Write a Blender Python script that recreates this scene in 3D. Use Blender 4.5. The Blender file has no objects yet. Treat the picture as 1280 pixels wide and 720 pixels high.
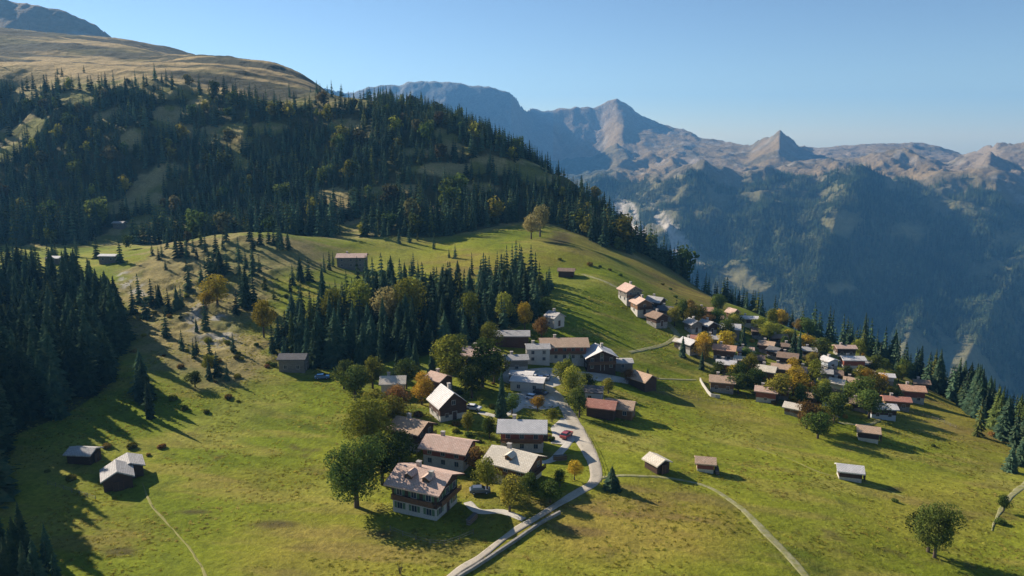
import bpy, math, random
import numpy as np

# ------------------------------------------------------------------ camera, sky, sun, exposure
R = math.radians
scn = bpy.context.scene
COL = scn.collection
FPX = 914.0                       # focal length in pixels of a 1280 wide frame
PITCH = math.atan((360 - 170) / FPX)
CZ = 0.0
cam_d = bpy.data.cameras.new("camera")
cam = bpy.data.objects.new("camera", cam_d)
COL.objects.link(cam)
cam.location = (0, 0, CZ)
cam.rotation_euler = (R(90) - PITCH, 0, 0)
cam_d.sensor_width = 36.0
cam_d.lens = 36.0 * FPX / 1280.0
cam_d.clip_start = 0.5
cam_d.clip_end = 60000
scn.camera = cam

SUN_EL, SUN_LEFT = R(27.0), R(54.0)          # height of the sun, and how far left of straight ahead it stands
sun_dir = np.array([-math.sin(SUN_LEFT) * math.cos(SUN_EL), math.cos(SUN_LEFT) * math.cos(SUN_EL), math.sin(SUN_EL)])
world = bpy.data.worlds.new("World")
scn.world = world
world.use_nodes = True
wn = world.node_tree
sky = wn.nodes.new("ShaderNodeTexSky")
sky.sky_type = 'NISHITA'
sky.sun_disc = False
sky.sun_elevation = SUN_EL
sky.sun_rotation = -SUN_LEFT
sky.altitude = 1500
sky.air_density = 1.0
sky.dust_density = 0.12
sky.ozone_density = 3.0
wn.links.new(sky.outputs[0], wn.nodes["Background"].inputs[0])
wn.nodes["Background"].inputs[1].default_value = 0.061
sun_l = bpy.data.lights.new("sun", 'SUN')
sun_l.energy = 4.8
sun_l.angle = R(0.55)
sun_l.color = (1.0, 0.9, 0.76)
sun = bpy.data.objects.new("sun", sun_l)
COL.objects.link(sun)
sun.rotation_euler = (R(90) - SUN_EL, 0, SUN_LEFT + R(180))
# aim: a sun lamp shines along its local -Z
from mathutils import Vector
sun.rotation_euler = Vector(-sun_dir).to_track_quat('-Z', 'Y').to_euler()
vs = scn.view_settings
vs.view_transform = 'Standard'
vs.look = 'None'
vs.gamma = 1.0
vs.exposure = 0.97
scn.cycles.use_denoising = True
scn.cycles.max_bounces = 4
scn.cycles.diffuse_bounces = 2
scn.cycles.glossy_bounces = 2
scn.cycles.transmission_bounces = 2
scn.cycles.transparent_max_bounces = 6
scn.cycles.volume_bounces = 0
scn.cycles.caustics_reflective = False
scn.cycles.caustics_refractive = False

# ------------------------------------------------------------------ pixel <-> world helpers
cp, sp = math.cos(PITCH), math.sin(PITCH)
def slope(py):
    d = -(np.asarray(py, float) - 360) / FPX
    return (-sp + d * cp) / (cp + d * sp)
def aval(px, py):
    d = -(np.asarray(py, float) - 360) / FPX
    return (np.asarray(px, float) - 640) / FPX / (cp + d * sp)
def project(x, y, z):
    """world -> pixel (1280 x 720)"""
    f = y * cp - z * sp
    u = y * sp + z * cp
    return 640 + FPX * x / f, 360 - FPX * u / f

# ------------------------------------------------------------------ noise
def _hash(ix, iy, seed):
    h = (ix.astype(np.int64) * 374761393 + iy.astype(np.int64) * 668265263 + seed * 1442695041) & 0x7fffffff
    h = ((h ^ (h >> 13)) * 1274126177) & 0x7fffffff
    return ((h ^ (h >> 16)) & 0xffff) / 65535.0
def vnoise(x, y, seed=0):
    x0 = np.floor(x); y0 = np.floor(y)
    fx = x - x0; fy = y - y0
    fx = fx * fx * fx * (fx * (fx * 6 - 15) + 10); fy = fy * fy * fy * (fy * (fy * 6 - 15) + 10)
    x0 = x0.astype(np.int64); y0 = y0.astype(np.int64)
    a = _hash(x0, y0, seed); b = _hash(x0 + 1, y0, seed); c = _hash(x0, y0 + 1, seed); d = _hash(x0 + 1, y0 + 1, seed)
    return (a * (1 - fx) + b * fx) * (1 - fy) + (c * (1 - fx) + d * fx) * fy
def fbm(x, y, lam, octv=4, seed=0, gain=0.5, ridged=False):
    s = 0.0; amp = 1.0; tot = 0.0
    for k in range(octv):
        cs, sn = math.cos(0.7 * k + 0.3), math.sin(0.7 * k + 0.3)
        u = (x * cs - y * sn) / lam * 2 ** k + 17.3 * k; v = (x * sn + y * cs) / lam * 2 ** k - 9.1 * k
        n = vnoise(u, v, seed + 31 * k) * 2 - 1
        if ridged:
            n = 1 - 2 * np.abs(n)
        s = s + amp * n; tot += amp; amp *= gain
    return s / tot
def sstep(e0, e1, x):
    t = np.clip((x - e0) / (e1 - e0), 0, 1)
    return t * t * (3 - 2 * t)

# ------------------------------------------------------------------ the near terrain: surveyed points (pixel x, pixel y, distance)
CP = [(0,600,143),(150,600,145),(300,600,146),(450,600,144),(50,500,188),(200,500,190),(380,470,210),(400,420,250),
 (60,440,230),(130,400,262),(40,360,305),(100,325,345),(-300,450,213),(190,450,214),(250,470,205),(230,400,253),
 (250,360,288),(200,330,322),(260,325,326),(300,298,347),(330,350,298),(380,330,330),(360,293,372),
 (440,325,362),(550,300,400),(480,300,392),(600,330,345),(560,380,285),(480,400,262),(640,400,262),
 (700,440,235),(650,500,192),(740,400,268),(700,340,333),(640,290,405),(760,350,320),(720,310,366),
 (200,300,430),(0,300,420),(450,286,430),(-300,300,420),
 (800,400,285),(830,450,245),(880,500,215),(870,430,268),(920,400,315),(960,460,255),(1000,430,305),(1060,440,305),
 (1000,500,218),(1100,500,240),(1160,490,262),(1130,470,285),(1200,530,220),(1270,570,192),(1280,600,168),(1280,700,125),
 (1170,690,125),(1060,590,160),(940,560,172),(820,580,153),(882,585,155),(1085,545,192),(950,640,133),(1010,720,112),
 (640,720,108),(300,720,107.5),(0,720,106),(560,640,129.5),(1500,620,160),(-300,600,142),(-300,720,105),(1500,720,118),
 (740,600,143),(750,268,500),(750,315,392),(850,345,425),(850,362,358),(930,385,360),(1000,415,345),(1080,440,320),
 (200,200,528),(200,140,592),(200,97,668),(0,200,520),(0,88,668),(-300,200,520),(-300,88,668),(300,103,690),(450,134,690),
 (510,149,660),(580,175,635),(640,208,595),(700,236,555),(450,200,515),(560,220,490),(560,283,428),(450,240,470),(620,255,475),
 (400,112,850),(330,97,950),(200,66,1150),(100,45,1250),(0,40,1250),(-300,30,1250),(200,78,850),(0,70,850),(-300,65,850)]
CZP = [(-300,60,-66),(640,60,-69),(1500,60,-72),(640,40,-68),(300,420,-60),
 (330,1400,60),(0,1600,60),(-300,1600,60),(450,1000,-60),(450,1600,-500),(580,850,-150),(580,1600,-700),(700,740,-190),(700,1600,-800),
 (850,600,-210),(850,1600,-850),(930,520,-200),(1060,440,-185),(1060,700,-330),(1060,1600,-850),(1200,370,-175),(1200,700,-340),(1280,330,-165),
 (1280,1600,-850),(1500,300,-150),(1500,700,-340),(1500,1600,-850)]
pa, pb, pt = [], [], []
for px, py, Y in CP:
    pa.append(float(aval(px, py))); pb.append(math.log(Y)); pt.append(float(slope(py)))
for px, Y, z in CZP:
    pa.append((px - 640) / FPX / 0.97); pb.append(math.log(Y)); pt.append(z / Y)
pa = np.array(pa); pb = np.array(pb); pt = np.array(pt)
def _k(r2): return np.where(r2 > 1e-12, 0.5 * r2 * np.log(np.maximum(r2, 1e-12)), 0.0)
N = len(pa)
K = _k((pa[:, None] - pa[None]) ** 2 + (pb[:, None] - pb[None]) ** 2) + np.eye(N) * 2e-4
P = np.stack([np.ones(N), pa, pb], 1)
M_ = np.block([[K, P], [P.T, np.zeros((3, 3))]])
W_ = np.linalg.solve(M_, np.concatenate([pt, np.zeros(3)]))
def near_t(a, b):
    s = W_[N] + W_[N + 1] * a + W_[N + 2] * b
    for i in range(N):
        s = s + W_[i] * _k((a - pa[i]) ** 2 + (b - pb[i]) ** 2)
    return s

# ------------------------------------------------------------------ the far side of the valley, along contours
SKY_X = [-700,-300,0,60,110,150,200,300,440,460,480,505,520,560,600,637,646,655,690,715,740,757,767,778,790,820,850,870,905,932,950,968,980,992,1010,1060,1100,1130,1165,1195,1215,1235,1280,1500,1900]
SKY_Y = [-20,-10,-6,4,18,42,60,100,116,113,106,109,103,103,109,117,126,138,139,133,135,127,125,131,142,157,164,172,178,183,174,165,173,183,186,183,181,180,185,194,188,180,178,160,150]
SKYD_X = [-700,150,300,440,640,665,780,900,930,968,1010,1190,1235,1280,1900]
SKYD   = [2600,2500,3600,5200,5200,5900,6000,5600,5200,4700,5300,5300,4500,4400,4400]
def far_h(px_a, Y):
    """height of the far mountains, by column (pixel x at the horizon) and distance"""
    sx = np.interp(px_a, SKYD_X, SKYD)
    sz = slope(np.interp(px_a, SKY_X, SKY_Y)) * sx
    # foot of the rock, edge of the pasture shelf, forest slope, valley floor
    f = [-700,150,440,640,700,752,775,850,950,1050,1130,1200,1240,1280,1900]
    d_rock = np.interp(px_a, f, [2000,2000,4300,4450,5350,5350,4900,4500,4100,4200,4300,4300,3900,3800,3800])
    y_rock = np.interp(px_a, f, [160,160,228,222,212,206,208,212,215,215,214,212,226,232,232])
    d_edge = np.interp(px_a, f, [1800,1800,3700,3700,3600,3500,3500,3400,3300,3300,3300,3250,3200,3200,3200])
    y_edge = np.interp(px_a, f, [260,260,250,245,240,236,236,234,236,238,238,228,222,246,260])
    z_r = slope(y_rock) * d_rock; z_e = slope(y_edge) * d_edge
    z_m = slope(400) * 2500.0; z_b = -870.0
    d = [1300 + 0 * Y, 1900 + 0 * Y, 2500 + 0 * Y, d_edge, d_rock, sx, sx + 1200]
    z = [z_b + 0 * Y, z_b + 40 + 0 * Y, z_m + 0 * Y, z_e, z_r, sz, sz - 600]
    h = np.full(Y.shape, z_b)
    for i in range(len(d) - 1):
        t = np.clip((Y - d[i]) / np.maximum(d[i + 1] - d[i], 1), 0, 1)
        h = np.where(Y >= d[i], z[i] + (z[i + 1] - z[i]) * t, h)
    up = sstep(0.0, 1.0, (Y - d_rock) / np.maximum(sx - d_rock, 1))
    return h, d_edge, d_rock, sx, up

NA, NB = 1000, 1180
A0, A1 = -1.15, 1.15
B0, B1 = math.log(45.0), math.log(9000.0)
ga = np.linspace(A0, A1, NA); gb_ = np.linspace(0, 1, NB)
gb = B0 + (B1 - B0) * gb_
AA, BB = np.meshgrid(ga, gb)
YY = np.exp(BB); XX = AA * YY
ZA = near_t(AA, BB) * YY
# undulation of the near ground, stronger on the steep wild ground
PXA = 640 + AA * FPX
hillness = sstep(400, 560, YY)
n1 = fbm(XX, YY, 60, 4, 3); n2 = fbm(XX, YY, 9, 3, 11)
rough = np.exp(-(((AA + 0.42) / 0.11) ** 2 + ((BB - math.log(285)) / 0.24) ** 2))        # hummocky bank left of the wood
ZA = ZA + n1 * (0.9 + 5.0 * hillness * (1 - 0.65 * sstep(600, 680, YY))) + n2 * (0.10 + 1.0 * hillness)
ZA = ZA + rough * (2.6 * fbm(XX, YY, 24, 3, 21, ridged=True) + 1.5 * fbm(XX, YY, 8, 3, 22, ridged=True))
gul = fbm(XX * 1.0, YY * 0.35, 90, 3, 41, ridged=True)
ZA = ZA + gul * (15 * sstep(450, 560, YY) * (1 - 0.85 * sstep(580, 680, YY)))
ZA = np.where(YY > 1500, ZA - (YY - 1500) * 2.5, ZA)
ZF, D_EDGE, D_ROCK, D_SKY, UP = far_h(PXA, YY)
win = sstep(1900, 2600, YY)
below = 1 - sstep(0.78, 0.97, YY / D_SKY)
fr = fbm(XX, YY * 0.45, 900, 5, 51, 0.52, ridged=True)
fr2 = fbm(XX, YY, 260, 4, 61, 0.5, ridged=True)
rocky = sstep(-0.15, 0.3, (YY - D_ROCK) / 900)
shelf = np.exp(-((YY - D_EDGE) / 500.0) ** 2)
ZF = ZF + below * win * (fr * (125 - 65 * rocky - 55 * shelf) + fr2 * (58 - 34 * rocky - 14 * shelf) + fbm(XX, YY, 110, 3, 66, 0.5, ridged=True) * 10)
# sharp crests near the skyline
ZF = ZF + rocky * (1 - below) * fr2 * 16 + rocky * fbm(XX, YY, 150, 4, 71, 0.6, ridged=True) * 15
# spurs running down to the valley, dark on their right-hand flanks
def spur(px0, Yn, Yf, w, amp, px1=None):
    px1 = px0 if px1 is None else px1
    t = np.clip((YY - Yn) / (Yf - Yn), 0, 1)
    c = px0 + (px1 - px0) * t
    g = np.exp(-np.abs((PXA - c) / w) ** 1.3)
    return amp * g * sstep(Yn - 300, Yn + 250, YY) * (1 - sstep(Yf - 100, Yf + 500, YY))
ZF = ZF + spur(1010, 2200, 3100, 70, 190, 1070) + spur(1215, 1900, 2700, 55, 100, 1290) + spur(800, 2300, 3300, 60, 110, 870) + spur(1130, 1700, 2300, 50, 110, 1160) + spur(930, 2200, 3200, 45, 80, 960)
ZF = ZF + spur(768, 4500, 5300, 20, 55)  + spur(655, 4500, 5000, 16, 50) + spur(1228, 3500, 4000, 14, 45)
ZZ = np.maximum(ZA, ZF)
dd = np.abs(ZA - ZF); ZZ = ZZ + np.exp(-dd / 25.0) * 6 * (YY > 700)

def _bil(G, a, b):
    u = np.clip((a - A0) / (A1 - A0) * (NA - 1), 0, NA - 1.001); v = np.clip((b - B0) / (B1 - B0) * (NB - 1), 0, NB - 1.001)
    i = u.astype(int); j = v.astype(int); fu = u - i; fv = v - j
    return (G[j, i] * (1 - fu) + G[j, i + 1] * fu) * (1 - fv) + (G[j + 1, i] * (1 - fu) + G[j + 1, i + 1] * fu) * fv
def hgt(x, y):
    x = np.asarray(x, float); y = np.maximum(np.asarray(y, float), 1.0)
    return _bil(ZZ, x / y, np.log(y))
_RY = np.exp(np.linspace(math.log(60), math.log(8500), 6000))
def at(px, py, ymin=60):
    """the point of the ground seen at a pixel"""
    s = float(slope(py)); a = float(aval(px, py))
    ys = _RY[_RY >= ymin]
    z = _bil(ZZ, np.full(ys.shape, a), np.log(ys))
    hit = np.nonzero(z >= s * ys)[0]
    Y = ys[hit[0]] if len(hit) else ys[-1]
    return Vector((a * Y, Y, float(hgt(a * Y, Y))))

# ------------------------------------------------------------------ materials
def new_mat(name):
    m = bpy.data.materials.new(name); m.use_nodes = True
    nt = m.node_tree; b = nt.nodes["Principled BSDF"]
    b.inputs["Roughness"].default_value = 0.85
    b.inputs["Specular IOR Level"].default_value = 0.2
    return m, nt, b
def noise_node(nt, vec, scale, detail=4, rough=0.6):
    n = nt.nodes.new("ShaderNodeTexNoise"); n.inputs["Scale"].default_value = scale
    n.inputs["Detail"].default_value = detail; n.inputs["Roughness"].default_value = rough
    if vec is not None: nt.links.new(vec, n.inputs["Vector"])
    return n.outputs["Fac"]
def ramp(nt, fac, stops):
    r = nt.nodes.new("ShaderNodeValToRGB"); e = r.color_ramp.elements
    e[0].position, e[0].color = stops[0][0], (*stops[0][1], 1)
    e[1].position, e[1].color = stops[-1][0], (*stops[-1][1], 1)
    for p, c in stops[1:-1]:
        k = e.new(p); k.color = (*c, 1)
    nt.links.new(fac, r.inputs[0]); return r.outputs[0]
def mixc(nt, fac, a, b, mode='MIX'):
    n = nt.nodes.new("ShaderNodeMix"); n.data_type = 'RGBA'; n.blend_type = mode
    for s, v in ((n.inputs[0], fac), (n.inputs[6], a), (n.inputs[7], b)):
        if hasattr(v, "links"): nt.links.new(v, s)
        elif isinstance(v, tuple): s.default_value = (*v, 1)
        else: s.default_value = v
    return n.outputs[2]
def coords(nt, which="Object", scale=None):
    t = nt.nodes.new("ShaderNodeTexCoord"); o = t.outputs[which]
    if scale:
        m = nt.nodes.new("ShaderNodeMapping"); m.inputs["Scale"].default_value = scale
        nt.links.new(o, m.inputs["Vector"]); o = m.outputs[0]
    return o
def bump(nt, b, fac, strength, dist):
    n = nt.nodes.new("ShaderNodeBump"); n.inputs["Strength"].default_value = strength; n.inputs["Distance"].default_value = dist
    nt.links.new(fac, n.inputs["Height"]); nt.links.new(n.outputs[0], b.inputs["Normal"])

def mat_plain(name, col, var=0.25, scale=0.8, rough=0.85, dirt=None):
    m, nt, b = new_mat(name); c = coords(nt)
    n1 = noise_node(nt, c, scale, 5); n2 = noise_node(nt, c, scale * 9, 3)
    lo = tuple(x * (1 - var) for x in col); hi = tuple(min(1, x * (1 + var)) for x in col)
    o = ramp(nt, n1, [(0.3, lo), (0.7, hi)])
    if dirt: o = mixc(nt, ramp(nt, n2, [(0.45, (0, 0, 0)), (0.7, (1, 1, 1))]), o, dirt)
    nt.links.new(o, b.inputs["Base Color"]); b.inputs["Roughness"].default_value = rough
    return m
def mat_timber(name, col):
    m, nt, b = new_mat(name); c = coords(nt)
    w = nt.nodes.new("ShaderNodeTexWave"); w.bands_direction = 'Z'; w.inputs["Scale"].default_value = 1.1
    w.inputs["Distortion"].default_value = 0.4; w.inputs["Detail"].default_value = 1
    nt.links.new(c, w.inputs["Vector"])
    n = noise_node(nt, coords(nt, "Object", (0.6, 0.6, 5)), 1.6, 5)
    o = ramp(nt, n, [(0.25, tuple(x * 0.55 for x in col)), (0.75, tuple(x * 1.45 for x in col))])
    o = mixc(nt, ramp(nt, w.outputs["Fac"], [(0.0, (1, 1, 1)), (0.12, (0, 0, 0))]), o, tuple(x * 0.35 for x in col))
    nt.links.new(o, b.inputs["Base Color"]); bump(nt, b, w.outputs["Fac"], 0.3, 0.03)
    return m
def mat_roof(name, col, col2, moss=0.15):
    m, nt, b = new_mat(name)
    c = coords(nt)
    bt = nt.nodes.new("ShaderNodeTexBrick"); bt.inputs["Scale"].default_value = 1.0
    bt.inputs["Brick Width"].default_value = 0.6; bt.inputs["Row Height"].default_value = 0.32
    bt.inputs["Mortar Size"].default_value = 0.03; bt.inputs["Bias"].default_value = 0.0
    bt.inputs["Color1"].default_value = (*col, 1); bt.inputs["Color2"].default_value = (*col2, 1)
    bt.inputs["Mortar"].default_value = (*(x * 0.45 for x in col), 1)
    nt.links.new(c, bt.inputs["Vector"])
    n = noise_node(nt, c, 0.5, 6, 0.65)
    o = mixc(nt, ramp(nt, n, [(0.4, (0, 0, 0)), (0.75, (0.8, 0.8, 0.8))]), bt.outputs["Color"], tuple(x * 0.62 for x in col2))
    n2 = noise_node(nt, c, 1.7, 5, 0.7)
    o = mixc(nt, ramp(nt, n2, [(0.62 - moss * 0.5, (0, 0, 0)), (0.8, (0.8, 0.8, 0.8))]), o, (0.10, 0.10, 0.045))
    nt.links.new(o, b.inputs["Base Color"]); bump(nt, b, bt.outputs["Fac"], 0.35, 0.04)
    return m
M = {}
M['roof_tan'] = mat_roof('roof_tan', (0.56, 0.37, 0.24), (0.64, 0.45, 0.31))
M['roof_pink'] = mat_roof('roof_pink', (0.58, 0.38, 0.29), (0.68, 0.49, 0.39), 0.05)
M['roof_grey'] = mat_roof('roof_grey', (0.42, 0.39, 0.36), (0.55, 0.52, 0.49))
M['roof_pale'] = mat_roof('roof_pale', (0.66, 0.62, 0.58), (0.76, 0.72, 0.68), 0.0)
M['roof_cream'] = mat_roof('roof_cream', (0.66, 0.57, 0.44), (0.76, 0.68, 0.55), 0.02)
M['roof_orange'] = mat_roof('roof_orange', (0.62, 0.32, 0.19), (0.72, 0.44, 0.29), 0.0)
M['roof_red'] = mat_roof('roof_red', (0.42, 0.17, 0.12), (0.55, 0.27, 0.20), 0.0)
M['roof_brown'] = mat_roof('roof_brown', (0.26, 0.17, 0.12), (0.36, 0.25, 0.18))
M['roof_dark'] = mat_roof('roof_dark', (0.12, 0.115, 0.12), (0.18, 0.17, 0.17))
M['timber'] = mat_timber('timber', (0.20, 0.11, 0.06))
M['timber_dark'] = mat_timber('timber_dark', (0.085, 0.05, 0.035))
M['timber_red'] = mat_timber('timber_red', (0.28, 0.09, 0.06))
M['timber_grey'] = mat_timber('timber_grey', (0.22, 0.19, 0.16))
M['plaster'] = mat_plain('plaster', (0.50, 0.47, 0.42), 0.08, 0.6, 0.9, (0.32, 0.29, 0.25))
M['plaster_cream'] = mat_plain('plaster_cream', (0.62, 0.55, 0.42), 0.08, 0.6, 0.9, (0.48, 0.42, 0.32))
M['stone'] = mat_plain('stone', (0.30, 0.28, 0.25), 0.35, 1.6, 0.95, (0.16, 0.15, 0.13))
M['chimney'] = mat_plain('chimney', (0.38, 0.34, 0.30), 0.25, 2.0, 0.95)
M['frame'] = mat_plain('frame', (0.42, 0.38, 0.33), 0.05, 2)
M['shutter'] = mat_plain('shutter', (0.10, 0.16, 0.09), 0.2, 2)
M['metal'] = mat_plain('metal', (0.45, 0.48, 0.52), 0.1, 1, 0.4)
mg, nt, b = new_mat('glass'); b.inputs["Base Color"].default_value = (0.03, 0.045, 0.06, 1)
b.inputs["Roughness"].default_value = 0.08; b.inputs["Specular IOR Level"].default_value = 0.7
M['glass'] = mg
for nm, c in (('asphalt', (0.47, 0.41, 0.32)), ('gravel_path', (0.31, 0.285, 0.16)), ('gravel_yard', (0.52, 0.48, 0.41)), ('worn_grass', (0.25, 0.225, 0.07))):
    m, nt, b = new_mat(nm); co = coords(nt)
    n = noise_node(nt, co, 0.25, 6, 0.65); n2 = noise_node(nt, co, 6, 3)
    o = ramp(nt, n, [(0.3, tuple(x * 0.62 for x in c)), (0.7, tuple(x * 1.25 for x in c))])
    o = mixc(nt, 0.4, o, ramp(nt, n2, [(0.3, tuple(x * 0.5 for x in c)), (0.7, tuple(x * 1.4 for x in c))]))
    if nm in ('gravel_path', 'worn_grass'):          # grass growing through the track
        o = mixc(nt, ramp(nt, noise_node(nt, co, 0.9, 6, 0.75), [(0.42, (0, 0, 0)), (0.62, (0.9, 0.9, 0.9))]), o, (0.19, 0.19, 0.03))
    elif nm == 'asphalt':
        o = mixc(nt, ramp(nt, noise_node(nt, co, 0.5, 6, 0.7), [(0.55, (0, 0, 0)), (0.68, (0.8, 0.8, 0.8))]), o, (0.24, 0.215, 0.17))
    nt.links.new(o, b.inputs["Base Color"]); M[nm] = m
def mat_foliage(name, c0, c1, c2, transl=0.25, nscale=0.6):
    m = bpy.data.materials.new(name); m.use_nodes = True; nt = m.node_tree
    for n in list(nt.nodes): nt.nodes.remove(n)
    out = nt.nodes.new("ShaderNodeOutputMaterial")
    oi = nt.nodes.new("ShaderNodeObjectInfo"); ge = nt.nodes.new("ShaderNodeNewGeometry")
    n = noise_node(nt, ge.outputs["Position"], nscale, 3)
    col = ramp(nt, n, [(0.3, c0), (0.5, c1), (0.72, c2)])
    hs = nt.nodes.new("ShaderNodeHueSaturation"); nt.links.new(col, hs.inputs["Color"])
    mr = nt.nodes.new("ShaderNodeMapRange"); mr.inputs[3].default_value = 0.55; mr.inputs[4].default_value = 1.45
    nt.links.new(oi.outputs["Random"], mr.inputs[0]); nt.links.new(mr.outputs[0], hs.inputs["Value"])
    mu = nt.nodes.new("ShaderNodeMath"); mu.operation = 'MULTIPLY'; mu.inputs[1].default_value = 37.7
    fr = nt.nodes.new("ShaderNodeMath"); fr.operation = 'FRACT'
    nt.links.new(oi.outputs["Random"], mu.inputs[0]); nt.links.new(mu.outputs[0], fr.inputs[0])
    m2 = nt.nodes.new("ShaderNodeMapRange"); m2.inputs[3].default_value = 0.475; m2.inputs[4].default_value = 0.52
    nt.links.new(fr.outputs[0], m2.inputs[0]); nt.links.new(m2.outputs[0], hs.inputs["Hue"])
    d = nt.nodes.new("ShaderNodeBsdfDiffuse"); t = nt.nodes.new("ShaderNodeBsdfTranslucent"); mx = nt.nodes.new("ShaderNodeMixShader")
    nt.links.new(hs.outputs[0], d.inputs[0]); nt.links.new(hs.outputs[0], t.inputs[0]); mx.inputs[0].default_value = transl
    nt.links.new(d.outputs[0], mx.inputs[1]); nt.links.new(t.outputs[0], mx.inputs[2]); nt.links.new(mx.outputs[0], out.inputs[0])
    return m
M['needles'] = mat_foliage('needles', (0.036, 0.072, 0.048), (0.066, 0.112, 0.062), (0.115, 0.15, 0.07), 0.36)
M['needles_light'] = mat_foliage('needles_light', (0.05, 0.075, 0.022), (0.09, 0.11, 0.03), (0.14, 0.15, 0.04), 0.3)
M['leaf_green'] = mat_foliage('leaf_green', (0.04, 0.07, 0.02), (0.08, 0.115, 0.025), (0.15, 0.17, 0.035), 0.3, 0.35)
M['leaf_olive'] = mat_foliage('leaf_olive', (0.10, 0.11, 0.02), (0.20, 0.20, 0.03), (0.31, 0.28, 0.04), 0.3, 0.35)
M['leaf_gold'] = mat_foliage('leaf_gold', (0.22, 0.15, 0.02), (0.42, 0.28, 0.03), (0.60, 0.42, 0.05), 0.3, 0.35)
M['leaf_russet'] = mat_foliage('leaf_russet', (0.11, 0.065, 0.02), (0.2, 0.12, 0.035), (0.30, 0.2, 0.06), 0.3, 0.35)
M['needles_far'] = mat_foliage('needles_far', (0.035, 0.062, 0.034), (0.09, 0.125, 0.055), (0.20, 0.20, 0.085), 0.4, 0.006)
M['tussock'] = mat_foliage('tussock', (0.22, 0.23, 0.03), (0.30, 0.28, 0.045), (0.38, 0.32, 0.09), 0.5, 0.05)
M['leaf_pale'] = mat_foliage('leaf_pale', (0.15, 0.13, 0.05), (0.25, 0.21, 0.08), (0.36, 0.30, 0.12), 0.35, 0.35)
M['leaf_dull'] = mat_foliage('leaf_dull', (0.06, 0.06, 0.025), (0.11, 0.10, 0.04), (0.19, 0.15, 0.06), 0.3, 0.1)
M['bark'] = mat_plain('bark', (0.10, 0.075, 0.055), 0.3, 3)

# ------------------------------------------------------------------ terrain
def in_poly(X, Y, poly):
    inside = np.zeros(X.shape, bool); n = len(poly)
    for i in range(n):
        x0, y0 = poly[i]; x1, y1 = poly[(i + 1) % n]
        if y0 == y1: continue
        c = ((y0 > Y) != (y1 > Y)) & (X < (x1 - x0) * (Y - y0) / (y1 - y0) + x0)
        inside ^= c
    return inside
def lpoly(pts): return [tuple(at(px, py)[:2]) for px, py in pts]
def px_of(X, Y): return 640 + FPX * X / Y          # column, for a point near eye level

WOOD_LEFT = lpoly([(0, 356), (60, 360), (118, 374), (152, 402), (152, 440), (134, 484), (80, 520), (0, 552)])
WOOD_LEFT = WOOD_LEFT + [(-99, 129), (-240, 110), (-330, 300), (-260, 330)]
WOOD_MID = lpoly([(340, 452), (338, 425), (370, 395), (420, 378), (470, 362), (545, 366), (585, 378), (600, 352), (655, 344), (690, 362),
                  (676, 398), (640, 412), (612, 425), (560, 440), (490, 452), (440, 462), (385, 462)])
HB_X = [-500, 0, 150, 300, 440, 540, 600, 640, 665, 700, 750, 800, 850, 900, 950, 1000]
HB_Y = [412, 404, 406, 400, 396, 398, 412, 430, 440, 425, 405, 402, 392, 378, 362, 345]  # forest foot pulled forward behind the farmhouse; added trees darken the shaded meadow
HT_X = [-500, 0, 100, 200, 300, 400, 450, 480, 540, 600, 700, 1000]
HT_Y = [632, 632, 636, 632, 618, 605, 625, 690, 900, 900, 850, 800]
CLEAR = [(30, 120, 20, 6), (200, 118, 26, 6), (370, 130, 26, 6), (130, 150, 14, 9), (250, 130, 14, 9), (300, 185, 12, 10), (350, 200, 10, 6), (500, 235, 24, 7), (520, 190, 20, 5), (600, 200, 14, 5), (465, 275, 14, 6), (95, 125, 24, 9), (285, 168, 42, 12), (335, 160, 22, 8), (433, 156, 20, 6), (210, 150, 20, 16), (420, 246, 28, 9), (470, 240, 26, 7),
         (560, 212, 44, 8), (600, 236, 22, 6), (550, 165, 10, 5), (230, 165, 16, 10), (395, 250, 16, 8), (540, 262, 30, 5), (60, 100, 30, 5), (160, 96, 26, 5),
         (300, 205, 12, 12), (445, 290, 18, 10)]
def hill_forest_density(X, Y, Z):
    px = px_of(X, Y)
    f = sstep(0, 8, Y - np.interp(px, HB_X, HB_Y)) * (1 - sstep(-45, 10, Y - np.interp(px, HT_X, HT_Y) - 30 * fbm(X, Y, 50, 3, 91)))
    sx, sy = project(X, Y, Z)
    for cx, cy, rx, ry in CLEAR:
        r = ((sx - cx) / rx) ** 2 + ((sy - cy) / ry) ** 2 + 0.9 * fbm(X, Y, 14, 3, 95)
        f = f * sstep(0.6, 1.5, r)
    f = f * sstep(-0.42, -0.22, fbm(X, Y, 38, 3, 97))
    return f
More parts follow.
